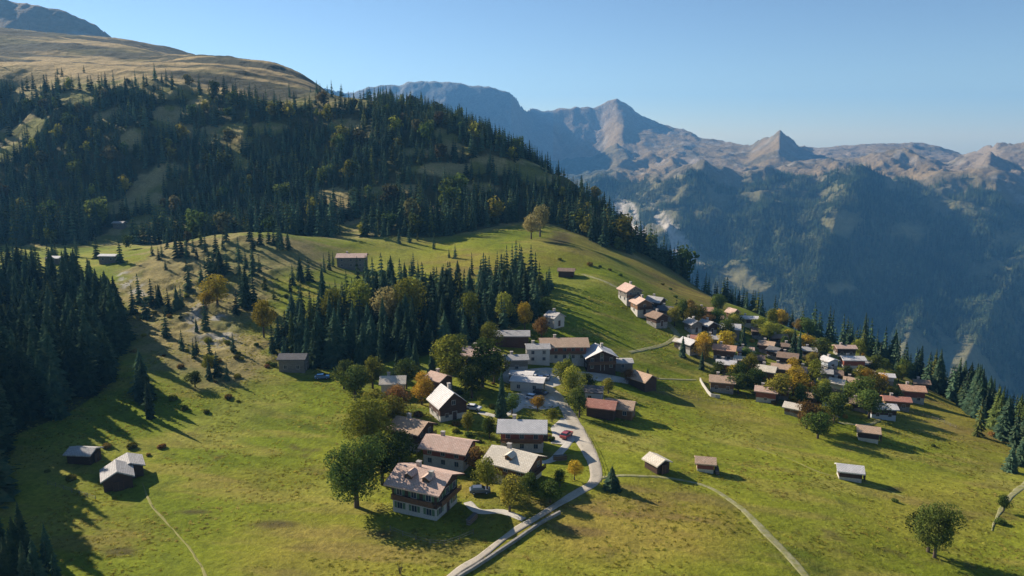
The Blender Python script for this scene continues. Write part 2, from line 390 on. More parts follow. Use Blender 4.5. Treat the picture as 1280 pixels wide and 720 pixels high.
def cover():
    X, Y, Z = XX.ravel(), YY.ravel(), ZZ.ravel()
    px = px_of(X, Y); sx, sy = project(X, Y, Z)
    n_big = fbm(X, Y, 55, 4, 101); n_mid = fbm(X, Y, 14, 4, 103); n_sm = fbm(X, Y, 3.5, 3, 107); n_str = fbm(X * 0.25, Y * 1.0 + X * 0.15, 5, 4, 109)
    def C(*c): return np.array(c)[None, :]
    def mix(a, b, t): return a + (b - a) * t[:, None]
    col = mix(C(0.130, 0.168, 0.014), C(0.186, 0.205, 0.022), sstep(-0.35, 0.4, n_big))
    col = mix(col, C(0.10, 0.125, 0.014), sstep(0.05, 0.5, -n_mid) * 0.6)
    col = mix(col, C(0.27, 0.22, 0.06), sstep(0.0, 0.5, n_str) * 0.55)
    col = mix(col, C(0.085, 0.115, 0.018), sstep(0.12, 0.5, -n_sm * 0.6 - n_mid * 0.5) * 0.6)
    n_p = fbm(X, Y, 24, 4, 113); col = mix(col, C(0.235, 0.235, 0.05), sstep(0.05, 0.4, n_p) * 0.45)
    mow = np.sin((X * 0.5 + Y * 0.86 + 5 * fbm(X, Y, 40, 2, 115)) * 6.283 / 5.5); col = col * (1 + 0.10 * mow * sstep(-0.1, 0.3, fbm(X, Y, 80, 2, 116)))[:, None]
    def zone(cx, cy, rx, ry, soft=0.6, rot=0.0):
        u, v = sx - cx, sy - cy
        c, s = math.cos(rot), math.sin(rot); u, v = u * c + v * s, -u * s + v * c
        return 1 - sstep(1 - soft, 1 + soft, np.sqrt((u / rx) ** 2 + (v / ry) ** 2) + 0.35 * n_mid + 0.2 * n_sm)
    nearm = (Y < 420).astype(float)
    dry = np.clip(zone(780, 665, 130, 50) + zone(430, 690, 120, 40) * 0.6 + zone(60, 660, 120, 40) * 0.4 + zone(1200, 520, 110, 40, 0.6, 0.3) * 0.7 + zone(1180, 640, 90, 40) * 0.5
                  + zone(730, 310, 60, 20) * 0.5 + zone(590, 610, 30, 12) + zone(600, 330, 70, 16) * 0.7 + zone(930, 520, 90, 20, 0.6, 0.3) * 0.4 + zone(330, 600, 90, 14) * 0.35 + zone(850, 345, 60, 30, 0.6, 0.5), 0, 1) * nearm
    col = mix(col, mix(C(0.26, 0.205, 0.045), C(0.19, 0.13, 0.05), sstep(-0.1, 0.4, n_str)), dry * 0.85)
    col = mix(col, C(0.10, 0.075, 0.035), sstep(0.36, 0.6, n_mid * 0.6 + n_sm * 0.4) * 0.55 * (Y < 430))
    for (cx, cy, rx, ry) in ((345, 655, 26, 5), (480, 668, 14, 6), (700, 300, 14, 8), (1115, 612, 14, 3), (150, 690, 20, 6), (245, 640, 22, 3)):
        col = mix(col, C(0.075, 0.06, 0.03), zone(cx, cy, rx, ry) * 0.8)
    # hummocky bank of dry grass and loose stones
    bank = np.clip(zone(240, 395, 95, 75, 0.3) + zone(300, 320, 110, 30, 0.3) + zone(270, 450, 60, 35, 0.4), 0, 1) * (Y < 400) * (Y > 195)
    col = mix(col, mix(C(0.24, 0.20, 0.085), C(0.17, 0.165, 0.06), sstep(-0.2, 0.3, n_mid)), bank)
    st = (zone(262, 405, 34, 22, 0.4, 0.6) + zone(165, 355, 26, 10, 0.4, 0.6)) * (Y < 400) * sstep(-0.15, 0.2, n_sm + 0.5 * n_str)
    col = mix(col, C(0.36, 0.34, 0.32), np.clip(st, 0, 1) * 0.8)
    # under the trees
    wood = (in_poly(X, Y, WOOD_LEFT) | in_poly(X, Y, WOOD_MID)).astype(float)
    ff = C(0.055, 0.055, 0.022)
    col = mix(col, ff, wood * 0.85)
    # the hill above the village
    hill = sstep(415, 440, Y - (np.interp(px, HB_X, HB_Y) - 428)) * (Y < 1800)
    fd = hill_forest_density(X, Y, Z)
    opn = mix(C(0.31, 0.255, 0.12), C(0.17, 0.17, 0.05), sstep(-0.3, 0.3, n_mid))
    hc = mix(opn, C(0.045, 0.05, 0.022), sstep(0.4, 0.9, fd) * 0.85)
    al = sstep(-10, 25, Y - np.interp(px, HT_X, HT_Y)) * (px < 470)
    b2 = fbm(X * 0.4, Y * 1.3, 70, 4, 121)
    alp = mix(C(0.40, 0.30, 0.155), C(0.07, 0.07, 0.045), sstep(-0.05, 0.16, b2 + 0.35 * sstep(880, 980, Y) - 0.3 * sstep(1100, 1180, Y)))
    alp = mix(alp, C(0.17, 0.16, 0.06), sstep(0.1, 0.5, n_big) * 0.4)
    hc = mix(hc, alp, al)
    sh = ((Y > 400) & (Y < np.interp(px, HB_X, HB_Y))).astype(float)
    col = mix(col, hc, hill)
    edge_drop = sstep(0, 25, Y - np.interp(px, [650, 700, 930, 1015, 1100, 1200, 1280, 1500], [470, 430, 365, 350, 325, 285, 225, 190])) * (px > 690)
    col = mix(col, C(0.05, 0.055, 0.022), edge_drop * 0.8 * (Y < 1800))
    # far side of the valley
    far = (ZF >= ZA).ravel() & (Y > 900)
    de, dr, ds = D_EDGE.ravel(), D_ROCK.ravel(), D_SKY.ravel()
    F1 = fbm(X, Y, 300, 5, 131, 0.6); F2 = fbm(X, Y, 90, 4, 133); F3 = fbm(X, Y * 0.5, 600, 4, 137, 0.55)
    fcol = mix(C(0.085, 0.095, 0.045), C(0.17, 0.155, 0.08), sstep(0.0, 0.4, F1 + 0.4 * F2))
    e2 = sstep(-150, 150, Y - de + 260 * F1)
    rk = mix(C(0.27, 0.215, 0.165), C(0.26, 0.19, 0.105), sstep(-0.3, 0.3, F3))
    rk = mix(rk, C(0.11, 0.10, 0.06), sstep(0.1, 0.4, F1 * 0.7 + F2 * 0.5) * 0.7)
    rk = mix(rk, C(0.38, 0.33, 0.29), sstep(0.2, 0.5, F2) * 0.6)
    fcol = mix(fcol, rk, e2)
    fcol = mix(fcol, C(0.24, 0.25, 0.26), ((px < 690) & (Y > 3000)).astype(float) * 0.8)
    fcol = mix(fcol, C(0.09, 0.10, 0.065), (1 - sstep(740, 800, px + 40 * F1)) * (Y > 3000) * (Y < dr - 60) * 0.85)
    cliff = zone(815, 300, 66, 32, 0.4, 0.75) * sstep(-0.1, 0.25, fbm(X, Y * 0.1, 45, 3, 141))
    fcol = mix(fcol, C(0.55, 0.49, 0.44), cliff)
    glade = np.clip(zone(1135, 290, 26, 12) + zone(1050, 280, 24, 14) + zone(1050, 362, 20, 8) + zone(1280, 300, 40, 12), 0, 1)
    fcol = mix(fcol, C(0.26, 0.22, 0.10), glade * 0.7)
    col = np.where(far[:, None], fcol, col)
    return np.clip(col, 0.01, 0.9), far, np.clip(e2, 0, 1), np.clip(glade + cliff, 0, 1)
COLR, FAR, FARROCK, GLADE = cover()

m, nt, b = new_mat('land')
at_n = nt.nodes.new("ShaderNodeVertexColor"); at_n.layer_name = "land_cover"
geo = nt.nodes.new("ShaderNodeNewGeometry"); pos = geo.outputs["Position"]
nf = noise_node(nt, pos, 0.9, 6, 0.7); ng = noise_node(nt, pos, 0.06, 6, 0.7); nh = noise_node(nt, pos, 5.0, 3, 0.7)
o = mixc(nt, 1.0, at_n.outputs["Color"], ramp(nt, nf, [(0.28, (0.62, 0.62, 0.60)), (0.72, (1.38, 1.36, 1.3))]), 'MULTIPLY')
o = mixc(nt, 1.0, o, ramp(nt, ng, [(0.3, (0.78, 0.80, 0.78)), (0.7, (1.22, 1.18, 1.15))]), 'MULTIPLY')
o = mixc(nt, 0.6, o, ramp(nt, nh, [(0.3, (0.6, 0.62, 0.6)), (0.7, (1.4, 1.38, 1.3))]), 'MULTIPLY')
nt.links.new(o, b.inputs["Base Color"]); b.inputs["Roughness"].default_value = 1.0; b.inputs["Specular IOR Level"].default_value = 0.05
sx_ = nt.nodes.new("ShaderNodeSeparateXYZ"); nt.links.new(pos, sx_.inputs[0])
mr_ = nt.nodes.new("ShaderNodeMapRange"); mr_.inputs[1].default_value = 1500; mr_.inputs[2].default_value = 3600; mr_.inputs[3].default_value = 0.0; mr_.inputs[4].default_value = 1.0
nt.links.new(sx_.outputs[1], mr_.inputs[0])
mh_ = nt.nodes.new("ShaderNodeMapRange"); mh_.inputs[1].default_value = 430; mh_.inputs[2].default_value = 560; mh_.inputs[3].default_value = 0.15; mh_.inputs[4].default_value = 1.0
nt.links.new(sx_.outputs[1], mh_.inputs[0])
b1 = nt.nodes.new("ShaderNodeBump"); b1.inputs["Strength"].default_value = 0.9; b1.inputs["Distance"].default_value = 0.35; nt.links.new(nf, b1.inputs["Height"])
nk = noise_node(nt, pos, 0.12, 5, 0.65); b2_ = nt.nodes.new("ShaderNodeBump"); b2_.inputs["Distance"].default_value = 3.0
nt.links.new(nk, b2_.inputs["Height"]); nt.links.new(mh_.outputs[0], b2_.inputs["Strength"]); nt.links.new(b1.outputs[0], b2_.inputs["Normal"])
nr_ = noise_node(nt, pos, 0.012, 9, 0.7); b3_ = nt.nodes.new("ShaderNodeBump"); b3_.inputs["Distance"].default_value = 38.0
nt.links.new(nr_, b3_.inputs["Height"]); nt.links.new(mr_.outputs[0], b3_.inputs["Strength"]); nt.links.new(b2_.outputs[0], b3_.inputs["Normal"])
nt.links.new(b3_.outputs[0], b.inputs["Normal"])
M['land'] = m
def grid_mesh(name, X, Y, Z, mat, col=None):
    h, w = X.shape
    me = bpy.data.meshes.new(name)
    idx = np.arange(h * w).reshape(h, w)
    q = np.stack([idx[:-1, :-1], idx[:-1, 1:], idx[1:, 1:], idx[1:, :-1]], -1).reshape(-1, 4)
    me.vertices.add(h * w); me.vertices.foreach_set("co", np.stack([X, Y, Z], -1).astype(np.float32).ravel())
    me.loops.add(q.size); me.loops.foreach_set("vertex_index", q.astype(np.int32).ravel())
    me.polygons.add(len(q)); me.polygons.foreach_set("loop_start", (np.arange(len(q)) * 4).astype(np.int32))
    me.polygons.foreach_set("use_smooth", np.ones(len(q), bool))
    me.update(calc_edges=True); me.validate()
    if col is not None:
        ca = me.color_attributes.new("land_cover", 'FLOAT_COLOR', 'POINT')
        ca.data.foreach_set("color", np.concatenate([col, np.ones((len(col), 1))], 1).astype(np.float32).ravel())
    me.materials.append(mat)
    ob = bpy.data.objects.new(name, me); COL.objects.link(ob)
    return ob
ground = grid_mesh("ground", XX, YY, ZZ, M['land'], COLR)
ground["kind"] = "structure"

# ------------------------------------------------------------------ the air
def haze_box(x0, x1, y0, y1, z0, z1, dens, col):
    me = bpy.data.meshes.new("haze")
    v = [(x, y, z) for x in (x0, x1) for y in (y0, y1) for z in (z0, z1)]
    f = [(0, 1, 3, 2), (4, 6, 7, 5), (0, 4, 5, 1), (2, 3, 7, 6), (0, 2, 6, 4), (1, 5, 7, 3)]
    me.from_pydata(v, [], f); me.update()
    m = bpy.data.materials.new("haze"); m.use_nodes = True; nt = m.node_tree
    for n in list(nt.nodes): nt.nodes.remove(n)
    out = nt.nodes.new("ShaderNodeOutputMaterial"); pv = nt.nodes.new("ShaderNodeVolumePrincipled")
    pv.inputs["Color"].default_value = (*col, 1); pv.inputs["Density"].default_value = dens; pv.inputs["Anisotropy"].default_value = 0.2
    nt.links.new(pv.outputs[0], out.inputs["Volume"])
    me.materials.append(m)
    o = bpy.data.objects.new("haze", me); COL.objects.link(o); o["kind"] = "stuff"
    return o
HAZE = 7.4e-5
haze_box(-10600, 10600, -60, 9100, float(ZZ.min()) - 1, float(ZZ.max()) + 4, HAZE, (0.17, 0.50, 1.0))

# ------------------------------------------------------------------ mesh building
class MB:
    def __init__(s): s.v = []; s.f = []; s.m = []
    def add(s, vs, fs, m=0):
        o = len(s.v); s.v += [tuple(map(float, p)) for p in vs]; s.f += [tuple(i + o for i in f) for f in fs]; s.m += [m] * len(fs)
    def box(s, x0, x1, y0, y1, z0, z1, m=0):
        s.add([(x0, y0, z0), (x1, y0, z0), (x1, y1, z0), (x0, y1, z0), (x0, y0, z1), (x1, y0, z1), (x1, y1, z1), (x0, y1, z1)],
              [(3, 2, 1, 0), (4, 5, 6, 7), (0, 1, 5, 4), (1, 2, 6, 5), (2, 3, 7, 6), (3, 0, 4, 7)], m)
    def prism(s, prof, x0, x1, m=0, axis='x'):
        """a profile of (across, up) swept along an axis"""
        n = len(prof)
        if axis == 'x': vs = [(x0, a, z) for a, z in prof] + [(x1, a, z) for a, z in prof]
        else: vs = [(a, x0, z) for a, z in prof] + [(a, x1, z) for a, z in prof]
        fs = [tuple(range(n))[::-1], tuple(range(n, 2 * n))] + [(i, (i + 1) % n, (i + 1) % n + n, i + n) for i in range(n)]
        s.add(vs, fs, m)
    def cyl(s, p0, p1, r0, r1, n=8, m=0, cap=True):
        p0 = np.array(p0, float); p1 = np.array(p1, float); d = p1 - p0; d /= np.linalg.norm(d)
        u = np.cross(d, [0, 0, 1.0] if abs(d[2]) < 0.9 else [1.0, 0, 0]); u /= np.linalg.norm(u); w = np.cross(d, u)
        ring = lambda p, r: [tuple(p + r * (math.cos(t) * u + math.sin(t) * w)) for t in [2 * math.pi * k / n for k in range(n)]]
        fs = [(i, (i + 1) % n, (i + 1) % n + n, i + n) for i in range(n)]
        if cap: fs += [tuple(range(n))[::-1], tuple(range(n, 2 * n))]
        s.add(ring(p0, r0) + ring(p1, r1), fs, m)
    def mesh(s, name, mats, smooth=False):
        me = bpy.data.meshes.new(name); me.from_pydata(s.v, [], s.f)
        for m in (mats if isinstance(mats, (list, tuple)) else [mats]): me.materials.append(m)
        me.polygons.foreach_set("material_index", s.m)
        if smooth: me.polygons.foreach_set("use_smooth", [True] * len(s.f))
        me.update(); return me
def link(name, data, parent=None, loc=None, rot=None, scale=None):
    o = bpy.data.objects.new(name, data); COL.objects.link(o)
    if parent: o.parent = parent
    if loc is not None: o.location = loc
    if rot is not None: o.rotation_euler = rot if isinstance(rot, tuple) else (0, 0, rot)
    if scale is not None: o.scale = scale if isinstance(scale, tuple) else (scale,) * 3
    return o
def tag(o, label, cat, group=None):
    o["label"] = label; o["category"] = cat
    if group: o["group"] = group
    return o
def structure(o): o["kind"] = "structure"; return o

# ------------------------------------------------------------------ roads, yards and paths
def smooth_line(pts, step):
    P_ = [np.array(p[:2], float) for p in pts]; out = []
    P_ = [2 * P_[0] - P_[1]] + P_ + [2 * P_[-1] - P_[-2]]
    for i in range(1, len(P_) - 2):
        a, b_, c, d = P_[i - 1:i + 3]; n = max(2, int(np.linalg.norm(c - b_) / step))
        for k in range(n):
            t = k / n
            out.append(0.5 * ((2 * b_) + (c - a) * t + (2 * a - 5 * b_ + 4 * c - d) * t * t + (3 * b_ - a - 3 * c + d) * t ** 3))
    out.append(P_[-2]); return np.array(out)
def ribbon(name, pixels, width, mat, lift=0.14, wiggle=0.0, seed=0):
    L = smooth_line([at(*p) for p in pixels], 1.0); n = len(L)
    wv = np.interp(np.linspace(0, 1, n), np.linspace(0, 1, len(width)), width) if isinstance(width, (list, tuple)) else np.full(n, float(width))
    t = np.gradient(L, axis=0); t /= np.linalg.norm(t, axis=1)[:, None]; nr = np.stack([-t[:, 1], t[:, 0]], 1)
    k = 9; u = np.linspace(-0.5, 0.5, k)
    s = np.arange(n) * 1.0
    w1 = wiggle * fbm(s, s * 0 + seed, 5, 3, seed); w2 = wiggle * fbm(s, s * 0 + seed + 50, 5, 3, seed + 9)
    X = L[:, 0:1] + nr[:, 0:1] * (u[None] * wv[:, None] + (w1[:, None] * (u[None] < 0) + w2[:, None] * (u[None] > 0)))
    Y = L[:, 1:2] + nr[:, 1:2] * (u[None] * wv[:, None] + (w1[:, None] * (u[None] < 0) + w2[:, None] * (u[None] > 0)))
    Z = hgt(X, Y) + lift - 0.10 * (np.abs(u)[None] > 0.49)
    o = grid_mesh(name, X, Y, Z, mat); return structure(o)
ribbon("road", [(548, 732), (575, 712), (600, 697), (632, 672), (662, 652), (692, 634), (722, 616), (742, 604), (745, 588), (737, 566), (724, 544), (712, 520), (700, 500), (684, 484), (664, 470), (645, 463)],
       [1.4, 1.4, 1.6, 2.1, 3.0, 4.0, 3.9, 3.3, 3.2, 3.6], M['asphalt'], 0.16, 0.3, 1)
ribbon("yard", [(700, 556), (708, 540), (712, 524)], [4, 8, 5], M['gravel_yard'], 0.12, 0.5, 2)
ribbon("yard", [(628, 468), (664, 474), (690, 470), (730, 470), (770, 474), (800, 480)], [9, 15, 13, 7, 5, 3], M['gravel_yard'], 0.11, 0.6, 3)
ribbon("yard", [(634, 498), (660, 500), (694, 498)], [9, 15, 10], M['gravel_yard'], 0.10, 0.6, 4)
ribbon("path", [(748, 598), (775, 595), (812, 596), (850, 600), (885, 609), (915, 627), (945, 654), (972, 682), (995, 706), (1018, 735)], [1.1, 0.9, 1.1, 1.3, 1.7, 1.7, 1.6], M['gravel_path'], 0.12, 0.35, 5)
ribbon("path", [(787, 441), (808, 436), (830, 431), (846, 420), (838, 408), (826, 396), (800, 378), (780, 364), (756, 352), (728, 343)], [1.8, 1.8, 2.4, 2.4, 1.8, 1.8], M['gravel_path'], 0.13, 0.3, 6)
ribbon("path", [(800, 473), (830, 474), (870, 475)], 1.0, M['gravel_path'], 0.12, 0.2, 7)
ribbon("path", [(1240, 664), (1247, 645), (1262, 622), (1290, 598), (1320, 575)], [0.3, 1.1, 1.6, 1.7, 1.7], M['gravel_path'], 0.12, 0.3, 8)
ribbon("path", [(178, 604), (188, 628), (208, 654), (236, 684), (252, 710), (262, 735)], [0.2, 0.5, 0.35, 0.6, 0.5], M['worn_grass'], 0.07, 0.25, 9)
ribbon("path", [(945, 560), (990, 575), (1030, 592), (1090, 606), (1130, 622)], 0.5, M['worn_grass'], 0.07, 0.3, 10)

for i_, (pts_, w_) in enumerate([([(846, 420), (862, 424), (890, 428), (920, 430), (950, 436), (980, 440), (1015, 452), (1060, 470), (1100, 488), (1122, 500)], 1.9), ([(862, 424), (872, 445), (890, 458), (925, 468), (950, 482), (985, 488), (1020, 496), (1060, 505), (1092, 512)], 1.6),
        ([(1122, 502), (1095, 527), (1060, 530), (1020, 520), (985, 500)], 1.3), ([(655, 650), (628, 640), (600, 640), (585, 628)], 1.8), ([(715, 548), (690, 575), (660, 578)], 1.8), ([(664, 500), (630, 520), (598, 516)], 1.8)]):
    ribbon("lane", pts_, w_, M['gravel_path'] if i_ < 3 else M['gravel_yard'], 0.12, 0.35, 20 + i_)

# ------------------------------------------------------------------ houses
def window_mesh(w, h, shut, name):
    f = MB(); t = 0.09
    f.box(-w/2 - t, w/2 + t, -0.10, 0.0, h, h + t); f.box(-w/2 - t, w/2 + t, -0.16, 0.0, -t, 0)
    f.box(-w/2 - t, -w/2, -0.10, 0.0, 0, h); f.box(w/2, w/2 + t, -0.10, 0.0, 0, h)
    f.box(-0.03, 0.03, -0.08, 0.0, 0, h)
    if shut:
        for s in (-1, 1):
            x = s * (w / 2 + t + 0.02)
            f.box(min(x, x + s * w * 0.5), max(x, x + s * w * 0.5), -0.07, -0.012, 0, h, 1)
    return f.mesh(name, [M['frame'], M['shutter']])
def pane_mesh(w, h):
    f = MB(); f.box(-w/2, w/2, -0.05, 0.01, 0, h); return f.mesh('pane', M['glass'])
WIN = {k: (window_mesh(k[0], k[1], k[2], 'window'), pane_mesh(k[0], k[1])) for k in ((1.1, 1.25, True), (0.9, 1.1, False), (0.7, 0.7, False), (1.7, 1.5, False))}
def door_mesh():
    f = MB(); f.box(-0.55, 0.55, -0.08, 0, 0, 2.1, 0)
    for s in (-1, 1): f.box(s * 0.62 - 0.07, s * 0.62 + 0.07, -0.12, 0, 0, 2.2, 1)
    f.box(-0.69, 0.69, -0.12, 0, 2.2, 2.32, 1); f.box(0.35, 0.42, -0.14, -0.08, 0.95, 1.1, 1)
    return f.mesh('door', [M['timber_dark'], M['frame']])
DOOR = door_mesh()
ROOF_SLAB_CACHE = {}
HOUSES = []
rnd = random.Random(5)
def house(px, py, rot, L, W, H, label, name='chalet', cat='chalet', roof='roof_tan', low='plaster', up='timber', split=0.45,
          pitch=24, over=1.0, chim=1, windows=True, balcony='gable', group='chalets of the village', shut=False, detail=1, sink=2.2, short=None, dormer=0, loc=None):
    """ridge along local x; the gable at +x is the show side.  Returns the thing's Empty"""
    p = loc if loc is not None else at(px, py)
    k_ = 0.72 if group.startswith('chalets of the hillside') else (0.84 if group.startswith('scattered') or group.startswith('buildings') else 0.77); L, W, H = L * k_, W * k_, H * (k_ + 0.06)
    over = over * 0.85
    c, s = math.cos(R(rot)), math.sin(R(rot))
    # stand the house so that its uphill corner is just in the ground
    zz = [float(hgt(p.x + c * a - s * b_, p.y + s * a + c * b_)) for a in (-L/2, L/2) for b_ in (-W/2, W/2)]
    z0 = 0.5 * (max(zz) + sum(zz) / 4)
    o = link(name, None, loc=(p.x, p.y, z0), rot=R(rot)); o.empty_display_size = 1
    tag(o, label, cat, group)
    tp = math.tan(R(pitch)); hr = H + W / 2 * tp; hs = H * split
    if split > 0.02:
        b_ = MB(); b_.box(-L/2, L/2, -W/2, W/2, -sink, hs); link('base_wall', b_.mesh('base_wall', M[low]), o)
    else:
        hs = -sink
    b_ = MB(); e = 0.06
    b_.prism([(-W/2 - e, hs - 0.05 if split > 0.02 else hs), (W/2 + e, hs - 0.05 if split > 0.02 else hs), (W/2 + e, H), (0, hr), (-W/2 - e, H)], -L/2 - e, L/2 + e)
    link('upper_wall' if split > 0.02 else 'wall', b_.mesh('upper_wall', M[up]), o)
    # roof
    b_ = MB(); th = 0.28; x0, x1 = -L/2 - over, L/2 + over
    for sg in (-1, 1):
        ye = sg * (W/2 + over * 0.9); ze = H - (abs(ye) - W/2) * tp
        b_.prism([(0, hr + 0.10), (ye, ze + 0.10), (ye, ze + 0.10 + th), (0, hr + 0.10 + th)][::sg], x0, x1)
    if detail > 1:
        for sg in (-1, 1):                        # barge boards along the gables
            for xx in (x0, x1):
                ye = sg * (W/2 + over * 0.9); ze = H - (abs(ye) - W/2) * tp
                b_.prism([(0, hr + 0.02), (ye, ze + 0.02), (ye, ze + 0.40), (0, hr + 0.40)][::sg], xx - 0.04 if xx < 0 else xx + 0.003, xx - 0.003 if xx < 0 else xx + 0.04, 1)
    rf = link('roof', b_.mesh('roof', [M[roof], M['timber_dark']]), o)
    for k in range(chim):
        cx = (-0.2 + 0.45 * k) * L; cy = W * (0.14 if k % 2 == 0 else -0.2); zt = hr - abs(cy) * tp
        b_ = MB(); b_.box(cx - 0.4, cx + 0.4, cy - 0.35, cy + 0.35, zt - 0.3, hr + 1.0); b_.box(cx - 0.5, cx + 0.5, cy - 0.45, cy + 0.45, hr + 1.0, hr + 1.14)
        link('chimney', b_.mesh('chimney', M['chimney']), rf)
    if dormer:
        for dx in ([0] if dormer == 1 else [-L * 0.2, L * 0.2]):
            b_ = MB(); w = 1.5; yb = -W * 0.30; zb = hr - abs(yb) * tp
            b_.prism([(dx - w/2, zb - 0.6), (dx + w/2, zb - 0.6), (dx + w/2, zb + 0.9), (dx, zb + 1.35), (dx - w/2, zb + 0.9)], yb - 0.5, -0.6, 0, 'y')
            b_.prism([(dx - w/2 - .3, zb + 0.80), (dx, zb + 1.36), (dx + w/2 + .3, zb + 0.80), (dx + w/2 + .3, zb + 0.95), (dx, zb + 1.52), (dx - w/2 - .3, zb + 0.95)], yb - 0.8, -0.5, 1, 'y')
            b_.box(dx - 0.35, dx + 0.35, yb - 0.53, yb - 0.50, zb + 0.0, zb + 0.75, 2)
            link('dormer', b_.mesh('dormer', [M[up], M[roof], M['glass']]), rf)
    # windows, on the four sides
    if windows:
        nst = 2 if H > 4.2 else 1
        key = (1.1, 1.25, True) if shut else ((0.9, 1.1, False) if L > 6 else (0.7, 0.7, False))
        wm, pm = WIN[key]
        def put(x, y, z, r, kk=None):
            a_, b2 = WIN[kk] if kk else (wm, pm)
            wo = link('window', a_, o, (x, y, z), R(r)); link('pane', b2, wo)
        for st in range(nst):
            z = 0.95 + st * (H - 0.2) / nst
            off = e if z > hs else 0
            n = max(1, int(L / (2.6 if detail > 1 else 3.4)))
            for k in range(n):
                x = -L/2 + L * (k + 0.5) / n
                put(x, -W/2 - off, z, 0)
                if detail > 1: put(x, W/2 + off, z, 180)
            n = max(1, int(W / (2.6 if detail > 1 else 3.4)))
            for k in range(n):
                y = -W/2 + W * (k + 0.5) / n
                if not (st == 0 and k == n // 2): put(L/2 + off, y, z, 90)
                if detail > 1 or k == 0: put(-L/2 - off, y, z, -90)
        if hr - H > 1.7:
            put(L/2 + e, 0, H + 0.15, 90, (0.9, 1.1, False)); put(-L/2 - e, 0, H + 0.15, -90, (0.7, 0.7, False))
        link('door', DOOR, o, (L/2 + (e if hs < 0.5 else 0.0), (0 if int(W/3.4) % 2 else 0.3), 0.02), R(90))
    if balcony and H > 4.2:
        zb = H * 0.5 + 0.1
        def rail(bm, x0, x1, y0, y1, axis):
            bm.box(x0, x1, y0, y1, zb, zb + 0.14)
            if axis == 'x':      # balcony along y on the +x gable
                bm.box(x1 - 0.08, x1, y0, y1, zb + 0.95, zb + 1.05)
                nn = int((y1 - y0) / (0.28 if detail > 1 else 0.6))
                for k in range(nn + 1):
                    y = y0 + (y1 - y0 - 0.1) * k / nn; bm.box(x1 - 0.06, x1 - 0.02, y, y + (0.17 if detail > 1 else 0.35), zb + 0.14, zb + 0.95)
            else:
                bm.box(x0, x1, y0, y0 + 0.08, zb + 0.95, zb + 1.05)
                nn = int((x1 - x0) / (0.28 if detail > 1 else 0.6))
                for k in range(nn + 1):
                    x = x0 + (x1 - x0 - 0.1) * k / nn; bm.box(x, x + (0.17 if detail > 1 else 0.35), y0 + 0.02, y0 + 0.06, zb + 0.14, zb + 0.95)
        b_ = MB()
        if 'gable' in balcony: rail(b_, L/2 + e, L/2 + e + 1.1, -W/2 + 0.2, W/2 - 0.2, 'x')
        if 'front' in balcony: rail(b_, -L/2 + 0.3, L/2 - 0.3, -W/2 - e - 1.05, -W/2 - e, 'y')
        link('balcony', b_.mesh('balcony', M['timber' if up != 'timber' else 'timber_dark']), o)
    HOUSES.append((o, short or label, p, max(L, W) / 2))
    return o

G1 = 'chalets at the lower end of the village road'
house(532, 634, -24, 12.6, 10.6, 7.2, 'large chalet with pinkish roof and white ground floor, nearest the bottom of the village', roof='roof_pink', up='timber_dark', pitch=22, over=1.5, detail=2, shut=True, chim=2, balcony='gable+front', group=G1, short='large front chalet', dormer=2, split=0.42)
house(562, 579, -20, 12.5, 8.5, 5.2, 'long chalet with pale pink roof and white walls behind the largest chalet', roof='roof_pink', up='timber_red', pitch=22, over=1.1, detail=2, chim=1, group=G1, split=0.62, short='pale pink roofed chalet')
house(516, 555, -28, 9.5, 8.5, 5.4, 'brown chalet with tan roof beside the big leafy trees', roof='roof_tan', up='timber_dark', low='stone', pitch=24, over=1.1, detail=2, chim=1, group=G1, short='tan roofed brown chalet')
house(560, 519, -62, 9.5, 9.5, 4.8, 'chalet with steep whitish roof and dark right side above the lawn', roof='roof_pale', up='timber_dark', low='plaster', pitch=40, over=0.8, detail=2, chim=1, group=G1, split=0.4, short='whitish roofed chalet', balcony=None)
house(653, 558, -3, 12.5, 8.5, 6.0, 'chalet with broad whitish roof above a reddish balcony and white base', roof='roof_pale', up='timber_red', pitch=22, over=1.2, detail=2, chim=1, group=G1, balcony='gable+front', short='broad whitish roofed chalet', split=0.5)
house(643, 598, -30, 12.0, 9.5, 5.2, 'chalet with cream roof and dark gable beside the yellow trees', roof='roof_cream', up='timber', pitch=24, over=1.2, detail=2, chim=1, group=G1, short='cream roofed chalet', dormer=1)
house(549, 488, -40, 7.0, 6.5, 4.6, 'small chalet with pink roof close behind the steep whitish roof', roof='roof_pink', up='timber', pitch=24, over=0.8, group=G1, short='small pink roofed chalet')
house(492, 492, 5, 8, 7, 4.4, 'cream house half hidden between the olive green trees', name='house', cat='house', roof='roof_cream', up='plaster_cream', low='plaster_cream', pitch=24, over=0.8, group=G1, short='half hidden cream house')
house(600, 462, -15, 12.0, 9.5, 6.2, 'chalet with pinkish roof rising between two tall leafy trees', roof='roof_pink', up='timber', pitch=23, over=1.0, group=G1, short='pinkish chalet between leafy trees')
G2 = 'buildings round the village yard'
house(704, 449, 2, 16.5, 9.5, 5.4, 'long inn with tan pink roof over a dark red timber front', name='inn', cat='inn', roof='roof_tan', up='timber_red', low='plaster', pitch=20, over=1.3, detail=2, chim=1, balcony='front', group=G2, short='long inn', split=0.5)
house(748, 461, -82, 9.0, 11.0, 4.8, 'dark fronted chalet with white roof edges facing down the yard', roof='roof_pale', up='timber_dark', low='timber_dark', pitch=24, over=1.0, detail=2, chim=1, group=G2, short='dark fronted chalet')
house(777, 462, 0, 7.5, 5.5, 2.6, 'low grey green shed attached to the right of the dark chalet', name='shed', cat='shed', roof='roof_grey', up='timber_grey', split=0, pitch=12, over=0.5, chim=0, balcony=None, group=G2, short='low shed')
